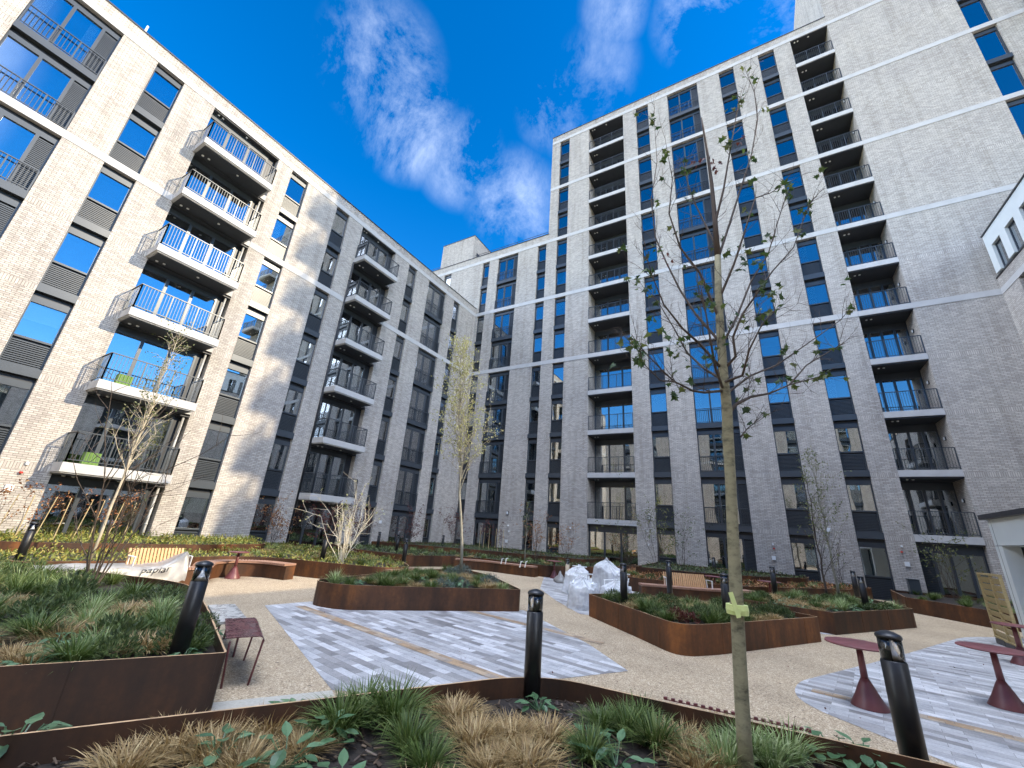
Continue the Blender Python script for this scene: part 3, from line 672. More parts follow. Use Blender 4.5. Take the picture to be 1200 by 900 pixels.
kindmesh('sedge',lambda b,r:blades(b,260,.38,.27,.0115,r),M['sedge'],4,'sedge_clump')
kindmesh('straw',lambda b,r:(blades(b,420,.33,.15,.009,r,.15)),M['straw'],4,'straw_grass_clump')
kindmesh('lime',lambda b,r:blades(b,200,.36,.29,.011,r),M['lime'],2,'variegated_grass_clump')
kindmesh('broad',lambda b,r:broad(b,15,.19,.19,.12,.075,r),M['broad'],4,'broad_leaf_plant')
kindmesh('heath',lambda b,r:mound(b,420,.26,.26,.06,.022,r),M['heath'],3,'evergreen_mound')
kindmesh('grey',lambda b,r:mound(b,420,.30,.26,.07,.016,r),M['grey'],2,'lavender_mound')
kindmesh('red',lambda b,r:mound(b,260,.22,.26,.06,.03,r),M['redleaf'],2,'red_leaved_plant')
DESC={'sedge':('green arching sedge tuft','sedge'),'straw':('straw coloured dry grass tuft','grass tuft'),'lime':('pale variegated grass tuft','grass tuft'),'broad':('blue green broad leaved perennial','leafy plant'),'heath':('dark green evergreen mound','shrub'),'grey':('grey lavender mound','lavender'),'red':('small dark red leaved plant','shrub')}
def place(kind,x,y,z,sc,where,rnd=random):
    nm,me=rnd.choice(KIND[kind]); d,cat=DESC[kind]
    o=link(nm,me,None,(x,y,z),rnd.uniform(0,2*PI),f'{d} {where}',cat,f'{d}s {where}'); o.scale=(sc,sc,sc*rnd.uniform(.85,1.15)); return o
PFX=[('straw',[(150,893,.9),(205,868,1.0),(248,878,1.0),(318,850,.9),(352,872,.8),(532,832,1),(556,862,1.0),(600,858,1.0),(640,858,1),(620,888,1),(575,893,.9),(800,868,1),(820,893,.9),(285,893,.9),(838,846,.8)]),
 ('sedge',[(425,838,1.15),(462,842,1.2),(398,852,1),(735,852,.95),(768,868,1.05),(704,848,.8),(690,882,.8),(480,872,.9),(752,840,.8),(500,893,.8),(860,870,.7)]),
 ('lime',[(880,882,1),(925,884,1.05),(850,893,.9),(905,893,.9)]),
 ('broad',[(345,830,.9),(384,862,1.0),(336,888,1.1),(632,826,.8),(694,868,.9),(722,890,1.0),(952,878,1.1),(985,884,1.1),(1012,892,1.0),(8,884,1.2)])]
rnd=random.Random(5)
for kd,lst in PFX:
    for (x,y,s_) in lst:
        p=gp(x,y,.38); place(kd,p.x,p.y,.33,s_*.95,'in the bark of the nearest planter',rnd)
for k in range(14):      # the planter runs on past the frame
    x=rnd.uniform(-4.2,2.6); y=rnd.uniform(1.2,3.2)
    if inside((x,y),inset(PF,.25)): place(rnd.choice(['straw','sedge','broad']),x,y,.33,.95,'in the bark of the nearest planter',rnd)
def scatter(poly,soil,n,kinds,where,md=.28,sc=(.8,1.1),seed=1,box=None):
    rnd=random.Random(seed); q=inset(poly,.30); xs=[p[0] for p in q]; ys=[p[1] for p in q]; pts=[]; t=0
    while len(pts)<n and t<n*60:
        t+=1; x=rnd.uniform(min(xs),max(xs)); y=rnd.uniform(min(ys),max(ys))
        if not inside((x,y),q): continue
        if any((x-a)**2+(y-b_)**2<md*md for a,b_ in pts): continue
        if box and not box(x,y): continue
        pts.append((x,y)); f=noise.noise(Vector((x*.9,y*.9,seed)))*.5+.5+rnd.uniform(-.22,.22)
        kd=kinds[min(len(kinds)-1,max(0,int(f*len(kinds))))]
        place(kd,x,y,soil,rnd.uniform(*sc),where,rnd)
scatter(P0,.37,185,['straw','sedge','straw','heath','lime','sedge','straw','broad','straw'],'in the large left planter',.25,(.75,1.3),3,lambda x,y:(x>-14.5 and y>-.8 and y>-.19*x-1.9-.9 if False else y>.3-.0*x and x>-15 and not (-10.9<x<-9.2 and y>3.0) and (x+4.87)**2+(y-2.8)**2>.62))
scatter(P1,.40,64,['sedge','straw','broad','sedge','straw','grey','lime'],'in the middle planter',.22,(.8,1.1),4)
scatter(P2,.40,96,['grey','heath','sedge','straw','heath','sedge','straw','red'],'in the rounded right hand planter',.21,(.75,1.1),8)
scatter(P3,.40,80,['straw','heath','sedge','straw','broad','lime'],'in the planter behind the round tables',.25,(.8,1.1),9)
scatter(P5,.42,22,['heath','sedge','lime'],'in the planter beside the timber fence panel',.35,(.7,1),12)
def cover(name,poly,z,n,mat,label,l=.10,w_=.06,seed=1,hh=.16,box=None):
    rnd=random.Random(seed); b=MB(); xs=[p[0] for p in poly]; ys=[p[1] for p in poly]; c_=0
    while c_<n:
        x=rnd.uniform(min(xs),max(xs)); y=rnd.uniform(min(ys),max(ys))
        if not inside((x,y),poly) or (box and not box(x,y)): c_+=.2; continue
        c_+=1; h=hh*(.35+.9*max(0,noise.noise(Vector((x*1.3,y*1.3,seed)))+.4))*rnd.random()
        leafquad(b,Vector((x,y,z+h)),rv(rnd)+Vector((0,0,.8)),rv(rnd)+Vector((0,0,1.5)),l*rnd.uniform(.6,1.4),w_*rnd.uniform(.7,1.2))
    link(name,b.mesh(name,mat,uv=False),kind='stuff',label=label,cat='ground cover')
notU=lambda U:(lambda x,y:not inside((x,y),U))
iBL=inset(BL,.06); iB6=inset(B6,.06); iB7=inset(B7,.06)
cover('ground_cover',iBL,.40,9000,M['yellow'],'low yellow green ground cover along the sunlit left bed',.10,.045,21,.2,notU(U1))
cover('ground_cover',inset(U1,.06),.61,5000,M['yellow'],'sunlit leafy cover in the raised upper left bed',.11,.05,22,.24)
cover('ground_cover',iB6,.40,6000,M['heath'],'dark green low planting in the far corner bed',.10,.05,23,.22,notU(U2))
cover('ground_cover',inset(U2,.06),.62,3500,M['heath'],'dark low planting in the raised far corner bed',.10,.05,27,.22)
cover('ground_cover',iB7,.40,5000,M['rusty'],'low russet planting in the bed against the tower',.09,.05,24,.2,notU(U3))
cover('ground_cover',inset(U3,.06),.64,2500,M['heath'],'dark low planting in the raised tower bed',.09,.05,25,.2)
for poly,z,n,kn,wh,sd,bx in ((iB6,.40,34,['straw','lime','sedge'],'in the far corner bed',31,notU(inset(U2,-.3))),(iB7,.40,34,['straw','sedge','heath','lime'],'in the bed against the tower',32,notU(inset(U3,-.3))),(iBL,.40,34,['lime','straw','sedge'],'in the sunlit left bed',33,lambda x,y:y>8.5 and not inside((x,y),inset(U1,-.3)))):
    scatter(poly,z,n,kn,wh,.4,(.7,1),sd,bx)
# ---------------------------------------------------------------- trees
def sprig(b,p,d,l,r,rnd,depth,ends):
    pts=[p]; dd=d.normalized(); n=4
    for i in range(n):
        dd=(dd+rv(rnd)*.16+Vector((0,0,.05))).normalized(); pts.append(pts[-1]+dd*l/n)
        if depth>0 and rnd.random()<.75: sprig(b,pts[-1],(dd+rv(rnd)*.9),l*rnd.uniform(.35,.6),r*.6,rnd,depth-1,ends)
    b.tube(pts,[r*(1-.75*i/n) for i in range(n+1)],5,False); ends.append((pts[-1],dd)); ends.append((pts[-2],dd))
def maple_leaf(b,c,d,n,s):
    d=d.normalized(); u=d.cross(n); u=u.normalized() if u.length>1e-3 else Vector((1,0,0)); n=u.cross(d)
    prof=[(0,0),(.16,.10),(.50,-.02),(.36,.24),(.78,.40),(.44,.44),(.34,.62),(.20,.60),(0,1.1)]
    pr=[c+u*(a*s)+d*(e*s)+n*(-.25*abs(a)*s-.12*e*e*s) for a,e in prof]; pl=[c-u*(a*s)+d*(e*s)+n*(-.25*abs(a)*s-.12*e*e*s) for a,e in prof[1:-1]]
    m=c+d*.5*s*.9
    ring=pr+pl[::-1]
    b.add(ring+[m],[(i,(i+1)%len(ring),len(ring)) for i in range(len(ring))])
def tree_obj(label,cat,name,trunk,crown,tm,cm,base,group=None):
    o=link(name,None,None,base,None,label,cat,group)
    for nm,b,m in (('trunk',trunk,tm),('crown',crown,cm)):
        if b.v:
            sm=nm=='trunk'
            b.v=[(p[0]-base[0],p[1]-base[1],p[2]-base[2]) for p in b.v]; link(nm,b.mesh(nm,m,nm=='trunk',uv=False),o)
    return o
# the foreground maple
rnd=random.Random(77); tb=MB(); cb=MB(); D1=3.59
TP=[(874,905,8.7),(871,850,8.2),(867,780,7.6),(863,700,7.2),(859,630,6.4),(856,560,5.9),(853,510,6.1),(852,480,5.7),(848,440,5.1),(845,400,4.7),(842,350,4.1),(841,300,3.4),(838,260,2.7),(834,215,2.0),(829,180,1.4),(824,150,1.0),(822,138,0.7)]
pts=[dp(x,y,D1) for x,y,r in TP]; rad=[]
for (x,y,r),p in zip(TP,pts): rad.append(r*(p-Vector((0,0,EYE))).dot(F_)/F_PX)
pts[0].z=min(pts[0].z,.3); tb.tube(pts[:12],rad[:12],14); tb.mi=1; tb.tube(pts[11:],rad[11:],12)

BR=[[(852,487,0),(862,474,.03),(880,465,.1),(902,461,.15),(925,451,.2),(965,440,.25)],
[(850,462,0),(866,450,.1),(880,440,.2),(910,428,.35),(950,400,.5),(985,375,.6),(1001,356,.65)],
[(925,451,.2),(945,428,.25),(975,410,.3),(990,402,.3)],
[(847,458,0),(826,460,-.1),(812,458,-.15),(790,447,-.2),(775,433,-.25),(755,412,-.3),(740,392,-.3)],
[(790,447,-.2),(774,446,-.3),(756,428,-.35),(744,405,-.4)],
[(845,444,0),(825,432,.15),(805,413,.3),(790,385,.4),(772,355,.45),(758,338,.5)],
[(844,430,0),(820,403,-.2),(800,385,-.35),(778,357,-.4),(765,325,-.45),(757,300,-.45)],
[(843,400,0),(815,368,.1),(797,340,.2),(781,308,.25),(768,278,.3),(763,235,.3),(770,190,.3),(766,130,.3)],
[(842,372,0),(820,320,-.1),(797,290,-.15),(784,250,-.2),(788,210,-.2),(782,178,-.2)],
[(849,432,0),(862,418,-.1),(859,395,-.15),(870,368,-.2),(890,340,-.25),(905,318,-.3),(930,290,-.3),(944,250,-.3),(950,235,-.3)],
[(846,405,0),(864,370,.15),(880,330,.25),(900,298,.3),(914,252,.35),(925,220,.35)],
[(843,350,0),(860,310,-.15),(870,280,-.2),(885,232,-.25),(903,226,-.25),(925,212,-.25)],
[(841,305,0),(855,262,.1),(870,215,.15),(881,180,.2),(888,140,.2),(884,108,.2),(872,78,.2)],
[(838,262,0),(848,222,-.1),(855,180,-.1),(862,140,-.1),(868,112,-.1)],
[(868,512,0),(876,502,.05),(886,494,.05)],
[(847,455,0),(838,430,-.3),(832,395,-.45),(826,360,-.5),(820,330,-.5)],
[(848,448,0),(870,440,-.3),(878,410,-.4),(893,380,-.5),(905,365,-.5)],
[(840,290,0),(826,262,.2),(815,240,.25),(806,215,.3),(800,190,.3)]]
ends=[]; tips=[]
for br in BR:
    P=[dp(x,y,D1+d) for x,y,d in br]; l=len(P); r0=.014 if len(br)>4 else .009
    if br[0][:2]==(852,487): r0=.02
    tb.tube(P,[r0*(1-.82*i/(l-1)) for i in range(l)],7,False)
    for i in range(1,l):
        for k in range(3 if i<l-1 else 4):
            t=rnd.random(); p=P[i-1].lerp(P[i],t); d=(P[i]-P[i-1]).normalized()
            sprig(tb,p,(d+rv(rnd)*.8+Vector((0,0,.25))),rnd.uniform(.15,.42),.0034,rnd,1,ends)
    tips.append((P[-1],(P[-1]-P[-2]).normalized()))
rnd.shuffle(ends)
nl=0
for (p,d) in tips:
    for k in range(rnd.choice((4,5,6,7))):
        q=p-d*rnd.uniform(0,.22)+rv(rnd)*.03; a=(d*.6+rv(rnd)*1.1+Vector((0,0,-.2))).normalized(); maple_leaf(cb,q,a,rv(rnd)+Vector((0,0,.6)),rnd.uniform(.05,.085))
for (p,d) in ends:
    if rnd.random()<.05:
        for k in range(rnd.choice((1,2,3,4))):
            a=(d+rv(rnd)*1.1+Vector((0,0,-.35))).normalized(); maple_leaf(cb,p+a*.03,a,rv(rnd)+Vector((0,0,.8)),rnd.uniform(.042,.078)); nl+=1
base=(pts[0].x,pts[0].y,.36)
mt=tree_obj('slender maple in the nearest planter with bare branches and few green leaves','tree','maple_tree',tb,cb,[M['barkT'],M['barkD']],M['maple'],base)
# dead brown leaves
db=MB()
for (x,y) in [(820,190),(826,188),(838,193),(845,192),(833,186),(780,298),(783,305),(872,163),(868,170),(812,186),(838,200)]:
    for k in range(2): p=dp(x+rnd.uniform(-4,4),y+rnd.uniform(-4,4),D1); maple_leaf(db,p,rv(rnd)+Vector((0,0,-1)),rv(rnd),rnd.uniform(.04,.06))
db.v=[(p[0]-base[0],p[1]-base[1],p[2]-base[2]) for p in db.v]; link('withered_leaves',db.mesh('withered_leaves',M['redleaf'],uv=False),mt)
tg=MB(); z=[dp(861,708,D1).z,dp(861,722,D1).z]; cpt=dp(864,714,D1); r=.078
tg.lathe([(r,-.035),(r+.004,0),(r,.035)],16,(cpt.x-base[0],cpt.y-base[1],cpt.z-base[2]))
A_=dp(856,694,D1-.09); B_=dp(866,724,D1-.10)
tg.beam(Vector(A_)-Vector(base),Vector(B_)-Vector(base),.035,.006,up=tuple(-NH)); tg.beam(Vector(dp(853,712,D1-.09))-Vector(base),Vector(dp(868,716,D1-.1))-Vector(base),.03,.006,up=tuple(-NH))
link('tree_strap',tg.mesh('tree_strap',M['tape'],uv=False),mt)
# generic trees
def gtree(label,name,base,H,r,bm,lm,nb,spread,up,l0,nleaf,ls,seed,z0=.3,lean=(0,0),maple=False,cat='tree',group=None,droop=0):
    rnd=random.Random(seed); tb=MB(); cb=MB(); ends=[]; P=[]; n=9
    for i in range(n+1):
        t=i/n; P.append(Vector((base[0]+lean[0]*t+rnd.uniform(-1,1)*.02*H*t*(1-t)*2,base[1]+lean[1]*t+rnd.uniform(-1,1)*.02*H*t*(1-t)*2,base[2]+H*t)))
    tb.tube(P,[r*(1-.85*i/n) for i in range(n+1)],8)
    for k in range(nb):
        t=z0+(1-z0)*(k+.5)/nb; i=min(n-1,int(t*n)); p=P[i].lerp(P[i+1],t*n-i); a=k*2.4+rnd.uniform(-.4,.4)
        d=Vector((math.cos(a)*spread,math.sin(a)*spread,up)).normalized(); l=l0*(1.15-.75*t)*rnd.uniform(.75,1.2)
        sprig(tb,p,d,l,r*.38*(1.1-.6*t),rnd,2,ends)
    rnd.shuffle(ends)
    for j in range(nleaf):
        p,d=ends[j%len(ends)]; q=p+rv(rnd)*rnd.uniform(0,.12)*l0; a=(d+rv(rnd)*1.2+Vector((0,0,-droop)))
        if maple: maple_leaf(cb,q,a,rv(rnd),ls)
        else: leafquad(cb,q,a,rv(rnd),ls*rnd.uniform(.7,1.3),ls*.6)
    return tree_obj(label,cat,name,tb,cb,bm,lm,base,group)
gtree('narrow upright tree with pale gold leaves standing in the middle planter','poplar_tree',(-8.66,11.89,.38),7.9,.055,M['barkG'],M['poplar'],46,.28,1,1.9,2300,.09,101,.33,(-1.0,-.1))
gtree('young birch with pale trunk and sparse leaves in front of the sunlit balconies','birch_tree',(-15.8,4.75,.38),6.6,.04,M['barkL'],M['birchleaf'],30,.42,1,1.35,760,.07,102,.3,(.15,0))
t_=gtree('taller of the two thin birches with small dark leaves beside the tower','birch_tree',(2.0,19.08,.38),4.8,.045,M['barkG'],M['birchleaf'],24,.5,1,1.2,480,.075,103,.32,(-.1,0))
gtree('shorter of the two thin birches with small dark leaves beside the tower','birch_tree',(1.6,18.5,.38),4.1,.035,M['barkD'],M['birchleaf'],18,.5,1,1.0,300,.075,104,.15,(0,.1))
def shrub(label,name,base,H,R,ns,bm,lm,nl,ls,seed,r=.014,cat='shrub',arch=.9):
    rnd=random.Random(seed); tb=MB(); cb=MB(); ends=[]
    for k in range(ns):
        a=2*PI*k/ns+rnd.uniform(-.3,.3); f=rnd.uniform(.35,1); d=Vector((math.cos(a)*R/H*f*arch,math.sin(a)*R/H*f*arch,1)).normalized()
        sprig(tb,Vector(base)+Vector((math.cos(a)*.05,math.sin(a)*.05,0)),d,H*rnd.uniform(.75,1.05),r,rnd,2,ends)
    for j in range(nl):
        p,d=ends[rnd.randrange(len(ends))]; leafquad(cb,p+rv(rnd)*rnd.uniform(0,.14),d+rv(rnd),rv(rnd),ls*rnd.uniform(.7,1.3),ls*.6)
    return tree_obj(label,cat,name,tb,cb,bm,lm,base)
shrub('many stemmed shrub with bare white branches and a few lime buds','magnolia_shrub',(-13.12,10.76,.38),2.2,1.5,12,M['barkW'],M['poplar'],90,.11,201,.017)
shrub('dark bare twiggy shrub rising from the large left planter','bare_shrub',(-10.44,3.28,.36),2.5,.9,7,M['barkD'],M['heath'],14,.04,202,.016)
for (x,y,h,Rr,lab,m,nl,sd) in [(-20.6,12.6,1.75,.5,'orange leaved beech shrub at the edge of the tower shadow','rusty',520,211),(-19.2,14.6,1.7,.8,'dark red beech shrub left of the lowest shaded balcony','redleaf',520,212),(-19.6,16.9,1.8,.8,'dark red beech shrub under the lowest shaded balcony','redleaf',520,213),
 (-18.8,19.9,1.9,.7,'reddish shrub behind the pair of bollards near the inner corner','redleaf',420,214),(-18.6,24.4,2.0,.7,'rounded reddish shrub in front of the inner corner','redleaf',560,215),(-10.5,20.9,1.9,.5,'russet shrub behind the right end of the curved bench','rusty',380,217),(-9.4,22.5,1.6,.5,'pinkish brown shrub left of the dark entrance door','rusty',260,218),
 (-4.9,23.6,2.9,.9,'tall olive green shrub between the bay window and the slatted bench back','birchleaf',700,219),(-3.7,24.2,2.4,.7,'thin dark twiggy shrub right of the tall olive shrub','heath',260,220),(6.6,25.6,2.2,.6,'leafy green shrub before the dark ground floor window at right','birchleaf',420,221),(-6.9,25.7,1.9,.6,'sparse climbing shrub on the brick left of the bay window','heath',160,222),(3.0,26.9,1.8,.5,'sparse leafless twiggy shrub against the tower brick','barkD',60,223)]:
    shrub(lab,'beech_shrub' if m in('rusty','redleaf') else 'garden_shrub',(x,y,.6 if inside((x,y),U2) or inside((x,y),U3) or inside((x,y),U1) else .38),h,Rr,7,M['barkD'],M.get(m),nl,.085,sd,.010)
gtree('dark narrow sapling standing at the right end of the curved bench','sapling',(-11.0,20.6,.38),2.9,.03,M['barkG'],M['heath'],12,.5,1,.7,160,.08,230,.3)
# trained beech on canes below the sunlit balcony
ES=[(38,640,598),(58,642,582),(76,640,590),(92,640,588),(110,642,590),(126,642,585),(142,642,583),(158,642,588),(172,640,585)]
for i,(px_,yb,yt) in enumerate([(30+i*17.5,0,0) for i in range(9)]):
    Y=3.0+i*.42; X=-19.3+.05*(i%3); rnd=random.Random(300+i); tb=MB(); cb=MB(); ends=[]
    sprig(tb,Vector((X,Y,.68)),Vector((0,.05,1)),1.15,.012,rnd,2,ends)
    for j in range([90,30,50,90,15,25,25,150,25][i]):
        p,d=ends[rnd.randrange(len(ends))]; leafquad(cb,p+rv(rnd)*.1,d+rv(rnd),rv(rnd),.085,.05)
    o=tree_obj(f"young beech on a bamboo cane, {['first','second','third','fourth','fifth','sixth','seventh','eighth','ninth'][i]} from the left below the sunlit balcony",'shrub','trained_beech',tb,cb,M['barkD'],M['rusty'],(X,Y,.68),'young beeches tied to canes')
    link('cane',MB().tube([(.05,.02,0),(.05,.05+.1*(i%2),1.25)],.013,6).mesh('cane',M['cane'],uv=False),o)
rnd=random.Random(9)
for i in range(6):
    Y=24.9+rnd.uniform(-.2,.2); X=-16.9+i*.38; tb=MB(); cb=MB(); ends=[]; sprig(tb,Vector((X,Y,.6)),Vector((0,0,1)),1.2,.012,rnd,2,ends)
    for j in range(70):
        p,d=ends[rnd.randrange(len(ends))]; leafquad(cb,p+rv(rnd)*.1,d+rv(rnd),rv(rnd),.08,.05)
    o=tree_obj(f"young beech on a pale cane by the far corner entrance, {['first','second','third','fourth','fifth','last'][i]} from the left",'shrub','trained_beech',tb,cb,M['barkD'],M['redleaf'],(X,Y,.6),'young beeches tied to canes')
    link('cane',MB().tube([(.05,.02,0),(.05,.05,1.4)],.016,6).mesh('cane',M['cane'],uv=False),o)

for (x,y,kd) in ((232,752,'heath'),(243,748,'broad'),(225,760,'sedge'),(215,770,'broad'),(238,735,'heath')):
    p=gp(x,y,.40); place(kd,p.x,p.y,.37,.7,'in the near corner of the large left planter',rnd)
b=MB(); rnd=random.Random(66)
for i in range(420):
    x=rnd.uniform(-13,5); y=rnd.uniform(3.2,17)
    if any(inside((x,y),q) for q in (P0,P1,P2,P3,PF,BL,B6,B7)): continue
    leafquad(b,Vector((x,y,.012+rnd.random()*.01)),Vector((rnd.uniform(-1,1),rnd.uniform(-1,1),rnd.uniform(-.1,.25))),Vector((0,0,1)),rnd.uniform(.02,.06),rnd.uniform(.015,.03))
link('fallen_leaves',b.mesh('fallen_leaves',M['redleaf'],uv=False),kind='stuff',label='small brown leaves and specks scattered over the path and paving',cat='fallen leaves')
# ---------------------------------------------------------------- bollard lights
def bollard_proto():
    pass
def bollard(x,y,z,label,rot=0,H=.93,pale=False):
    o=link('bollard_light',None,None,(x,y,z),rot,label,'bollard','black bollard lights in the planters')
    r=.085
    link('post',cached(('bp',pale),lambda:MB().lathe([(r,-.05),(r,.71),(r-.004,.713),(r-.004,.72)],28).mesh('post',M['pipe2'] if pale else M['black'],True,uv=False)),o)
    def lens():
        return MB().lathe([(r-.006,.72),(r-.006,.875)],28).mesh('lens',M['lens'],True,uv=False)
    link('lens',cached('bl',lens),o)
    def shade():
        b=MB(); n=12
        vs=[]
        for z_ in (.72,.875):
            for k in range(n+1):
                a=PI*.25+PI*1.0*k/n; vs.append(((r-.012)*math.cos(a),(r-.012)*math.sin(a),z_))
        vs2=[(x*.93,y*.93,z_) for x,y,z_ in vs]; m=len(vs)
        b.add(vs+vs2,[(k,k+1,n+2+k,n+1+k) for k in range(n)]+[(m+k+1,m+k,m+n+1+k,m+n+2+k) for k in range(n)]); return b.mesh('glare_shield',M['black'],True,uv=False)
    link('glare_shield',cached('bs',shade),o)
    link('reflector',cached('br',lambda:MB().lathe([(.064,.721),(.03,.775),(.012,.82),(.008,.872)],20,(0.006,0,0)).mesh('reflector',M['reflector'],True,uv=False)),o)
    link('cap',cached('bc',lambda:MB().lathe([(r+.002,.876),(r+.004,.892),(r-.006,.906),(r-.04,.922),(.012,.93)],28).mesh('cap',M['black'],True,uv=False)),o)
    return o
M['pipe2']=plain('pale_timber_post',(.5,.40,.28),.6)
FC=math.radians(-60)   # lens faces the viewer
for (px_,py_,z,lab,rot) in [(623,812,.37,'black bollard light with clear glass head in the corner of the nearest planter',-2.2),
 (1075,905,.37,'black bollard light at the bottom right in front of the round tables',.6),
 (208,768,.38,'leaning looking black bollard light at the right corner of the large left planter',.5),
 (20,660,.38,'black bollard light at the far left in front of the trained beeches',.6),
 (377,657,.40,'black bollard light beside the bare white branched shrub',-2),
 (442,643,.42,'small far bollard light under the right end of the shaded balconies',-2),
 (464,648,.42,'left one of the two far bollards left of the gold leaved tree',-2),
 (472.5,661,.40,'right one of the two far bollards, standing at the dark short bench',-2),
 (518,644,.42,'bollard light just left of the rounded reddish shrub',-2),
 (664.6,683,0.0,'bollard with pale lower post left of the wrapped chairs',-2),
 (731.5,709,.40,'black bollard light in the rounded planter next to the wrapped chairs',-2),
 (785,693,.42,'black bollard in front of the pale slatted bench back',.6),
 (853.5,728,.40,'black bollard light just left of the maple trunk with the lime strap',-2),
 (838,676,.42,'small bollard light before the dark door left of the maple trunk',-2),
 (909,698,.42,'black bollard light right of the maple trunk before the tower wall',-2),
 (1005,700,.42,'rear one of the two overlapping bollards beside the birches',-2),
 (1016,715,.40,'front one of the two overlapping bollards beside the birches',-2)]:
    p=gp(px_,py_,z); bollard(p.x,p.y,z,lab,rot,pale=(z==0))
# ---------------------------------------------------------------- tables
def table(x,y,label,top=.38):
    o=link('round_table',None,None,(x,y,0),0,label,'table','burgundy pedestal tables')
    link('base',cached('tb',lambda:MB().lathe([(.205,0),(.205,.012),(.14,.13),(.075,.27),(.045,.33)],28).mesh('base',M['burgundy'],True,uv=False)),o)
    link('stem',cached('ts',lambda:MB().lathe([(.042,.33),(.036,.70)],20).mesh('stem',M['burgundy'],True,uv=False)),o)
    link('table_top',cached(('tt',top),lambda:MB().lathe([(.08,.698),(.085,.708),(top-.01,.712),(top,.718),(top,.730),(top-.006,.735),(.01,.736)],40).mesh('table_top',M['burgundy'],True,uv=False)),o)
table(.96,8.09,'burgundy round table on a cone foot, partly hidden by the nearest right bollard')
table(2.71,9.60,'burgundy round table at the right edge in front of the other table by the fence')
table(4.35,13.9,'burgundy round table standing just in front of the raw timber fence panel',.33)
table(-13.8,7.5,'small burgundy table beside the curved bench of the sunlit bed',.28)
p=gp(839,699); table(p.x,p.y,'burgundy table behind the rounded planter near the slatted bench back',.36)
p=gp(901,707); table(p.x+.1,p.y+.5,'burgundy table between the maple trunk and the far bollard',.40)
p=gp(650,680); table(p.x-.4,p.y+.8,'burgundy table in front of the brick bed left of the small bag',.36)
# ---------------------------------------------------------------- benches
def catmull(P,n=8):
    out=[]; P=[Vector(p) for p in P]
    for i in range(len(P)-1):
        a=P[max(0,i-1)];b_=P[i];c_=P[i+1];d=P[min(len(P)-1,i+2)]
        for k in range(n):
            t=k/n; out.append(.5*((2*b_)+(c_-a)*t+(2*a-5*b_+4*c_-d)*t*t+(3*b_-a-3*c_+d)*t**3))
    out.append(P[-1]); return out
def resample(P,step):
    out=[P[0]]; acc=0
    for i in range(len(P)-1):
        a=P[i];b_=P[i+1];l=(b_-a).length; t=step-acc
        while t<=l: out.append(a.lerp(b_,t/l)); t+=step
        acc=(acc+l)%step if False else l-(t-step)
    return out
def cbench(path,wd,label,z=.45,back=None,bm=None):
    P=[Vector((p[0],p[1])) for p in path]; C=catmull(P); o=link('curved_bench',None,None,(C[0].x,C[0].y,0),None,label,'bench')
    off=Vector((C[0].x,C[0].y,0)); L_=[];n=len(C); nr=[]
    for i,c_ in enumerate(C):
        d=(C[min(i+1,n-1)]-C[max(i-1,0)]).normalized(); nr.append(Vector((-d.y,d.x)))
    def ribbon(h0,h1,w_,m,name,par):
        b=MB(); vs=[]
        for c_,q in zip(C,nr):
            for sgn,hh in ((-1,h0),(1,h0),(1,h1),(-1,h1)): v=c_+q*w_/2*sgn; vs.append((v.x-off.x,v.y-off.y,hh))
        f=[]
        for i in range(n-1):
            for k in range(4): f.append((4*i+k,4*i+(k+1)%4,4*i+4+(k+1)%4,4*i+4+k))
        f+=[(3,2,1,0),(4*n-4,4*n-3,4*n-2,4*n-1)]; b.add(vs,f); return link(name,b.mesh(name,m),par)
    ribbon(0,z-.075,wd-.10,M['corten'],'base',o)
    R=resample(C,.075); b=MB()
    for i in range(len(R)-1):
        d=(R[i+1]-R[i]).normalized(); q=Vector((-d.y,d.x)); m=(R[i]+R[i+1])/2; a=Vector((m.x-off.x,m.y-off.y,z-.03)); w2=Vector((q.x,q.y,0))*wd/2
        b.beam(a-w2,a+w2,.062,.06)
    link('seat',b.mesh('seat',M['timber']),o)
    if back:
        i0,i1,side,mat=back; seg=R[i0:i1]; b=MB()
        for i in range(len(seg)-1):
            d=(seg[i+1]-seg[i]).normalized(); q=Vector((-d.y,d.x))*side; m=seg[i]
            p0=m+q*(wd/2-.06); p1=m+q*(wd/2+.05); b.beam(Vector((p0.x-off.x,p0.y-off.y,z)),Vector((p1.x-off.x,p1.y-off.y,z+.42)),.05,.028,up=(q.x,q.y,0))
        bk=link('backrest',b.mesh('backrest',mat),o)
        for e in (seg[0],seg[-1]):
            j=R.index(e); d=(R[min(j+1,len(R)-1)]-R[max(j-1,0)]).normalized(); q=Vector((-d.y,d.x))*side; a=MB()
            f=lambda t,h:Vector((e.x+q.x*t-off.x,e.y+q.y*t-off.y,h))
            a.beam(f(wd/2-.05,z+.0),f(wd/2-.02,z+.26),.06,.012,up=(d.x,d.y,0)); a.beam(f(wd/2-.02,z+.255),f(-.10,z+.255),.06,.012); a.beam(f(-.10,z+.26),f(-.10,z),.06,.012,up=(d.x,d.y,0))
            link('armrest',a.mesh('armrest',M['white'],uv=False),o)
    return o
cbench([(-12.95,3.2),(-12.9,4.6),(-12.95,6.0)],.5,'slatted timber bench with sunlit backrest at the left, its seat under a plastic sheet',back=(19,36,1,M['softwood']))
cbench([(-13.25,6.35),(-14.1,6.9),(-14.35,7.7),(-13.9,8.4),(-12.9,8.7)],.48,'short curved timber bench at the sunlit bed behind the small round table')
cbench([(-13.35,17.75),(-12.2,18.35),(-11.0,18.45),(-10.0,18.4),(-9.2,18.45)],.5,'long curved timber bench in the far corner with pale armrests')
cbench([(-4.0,16.35),(-3.3,16.75),(-2.4,17.1),(-1.5,17.8),(-.6,18.9)],.5,'long timber bench with a pale slatted backrest behind the rounded planter',back=(12,34,1,M['softwood']))
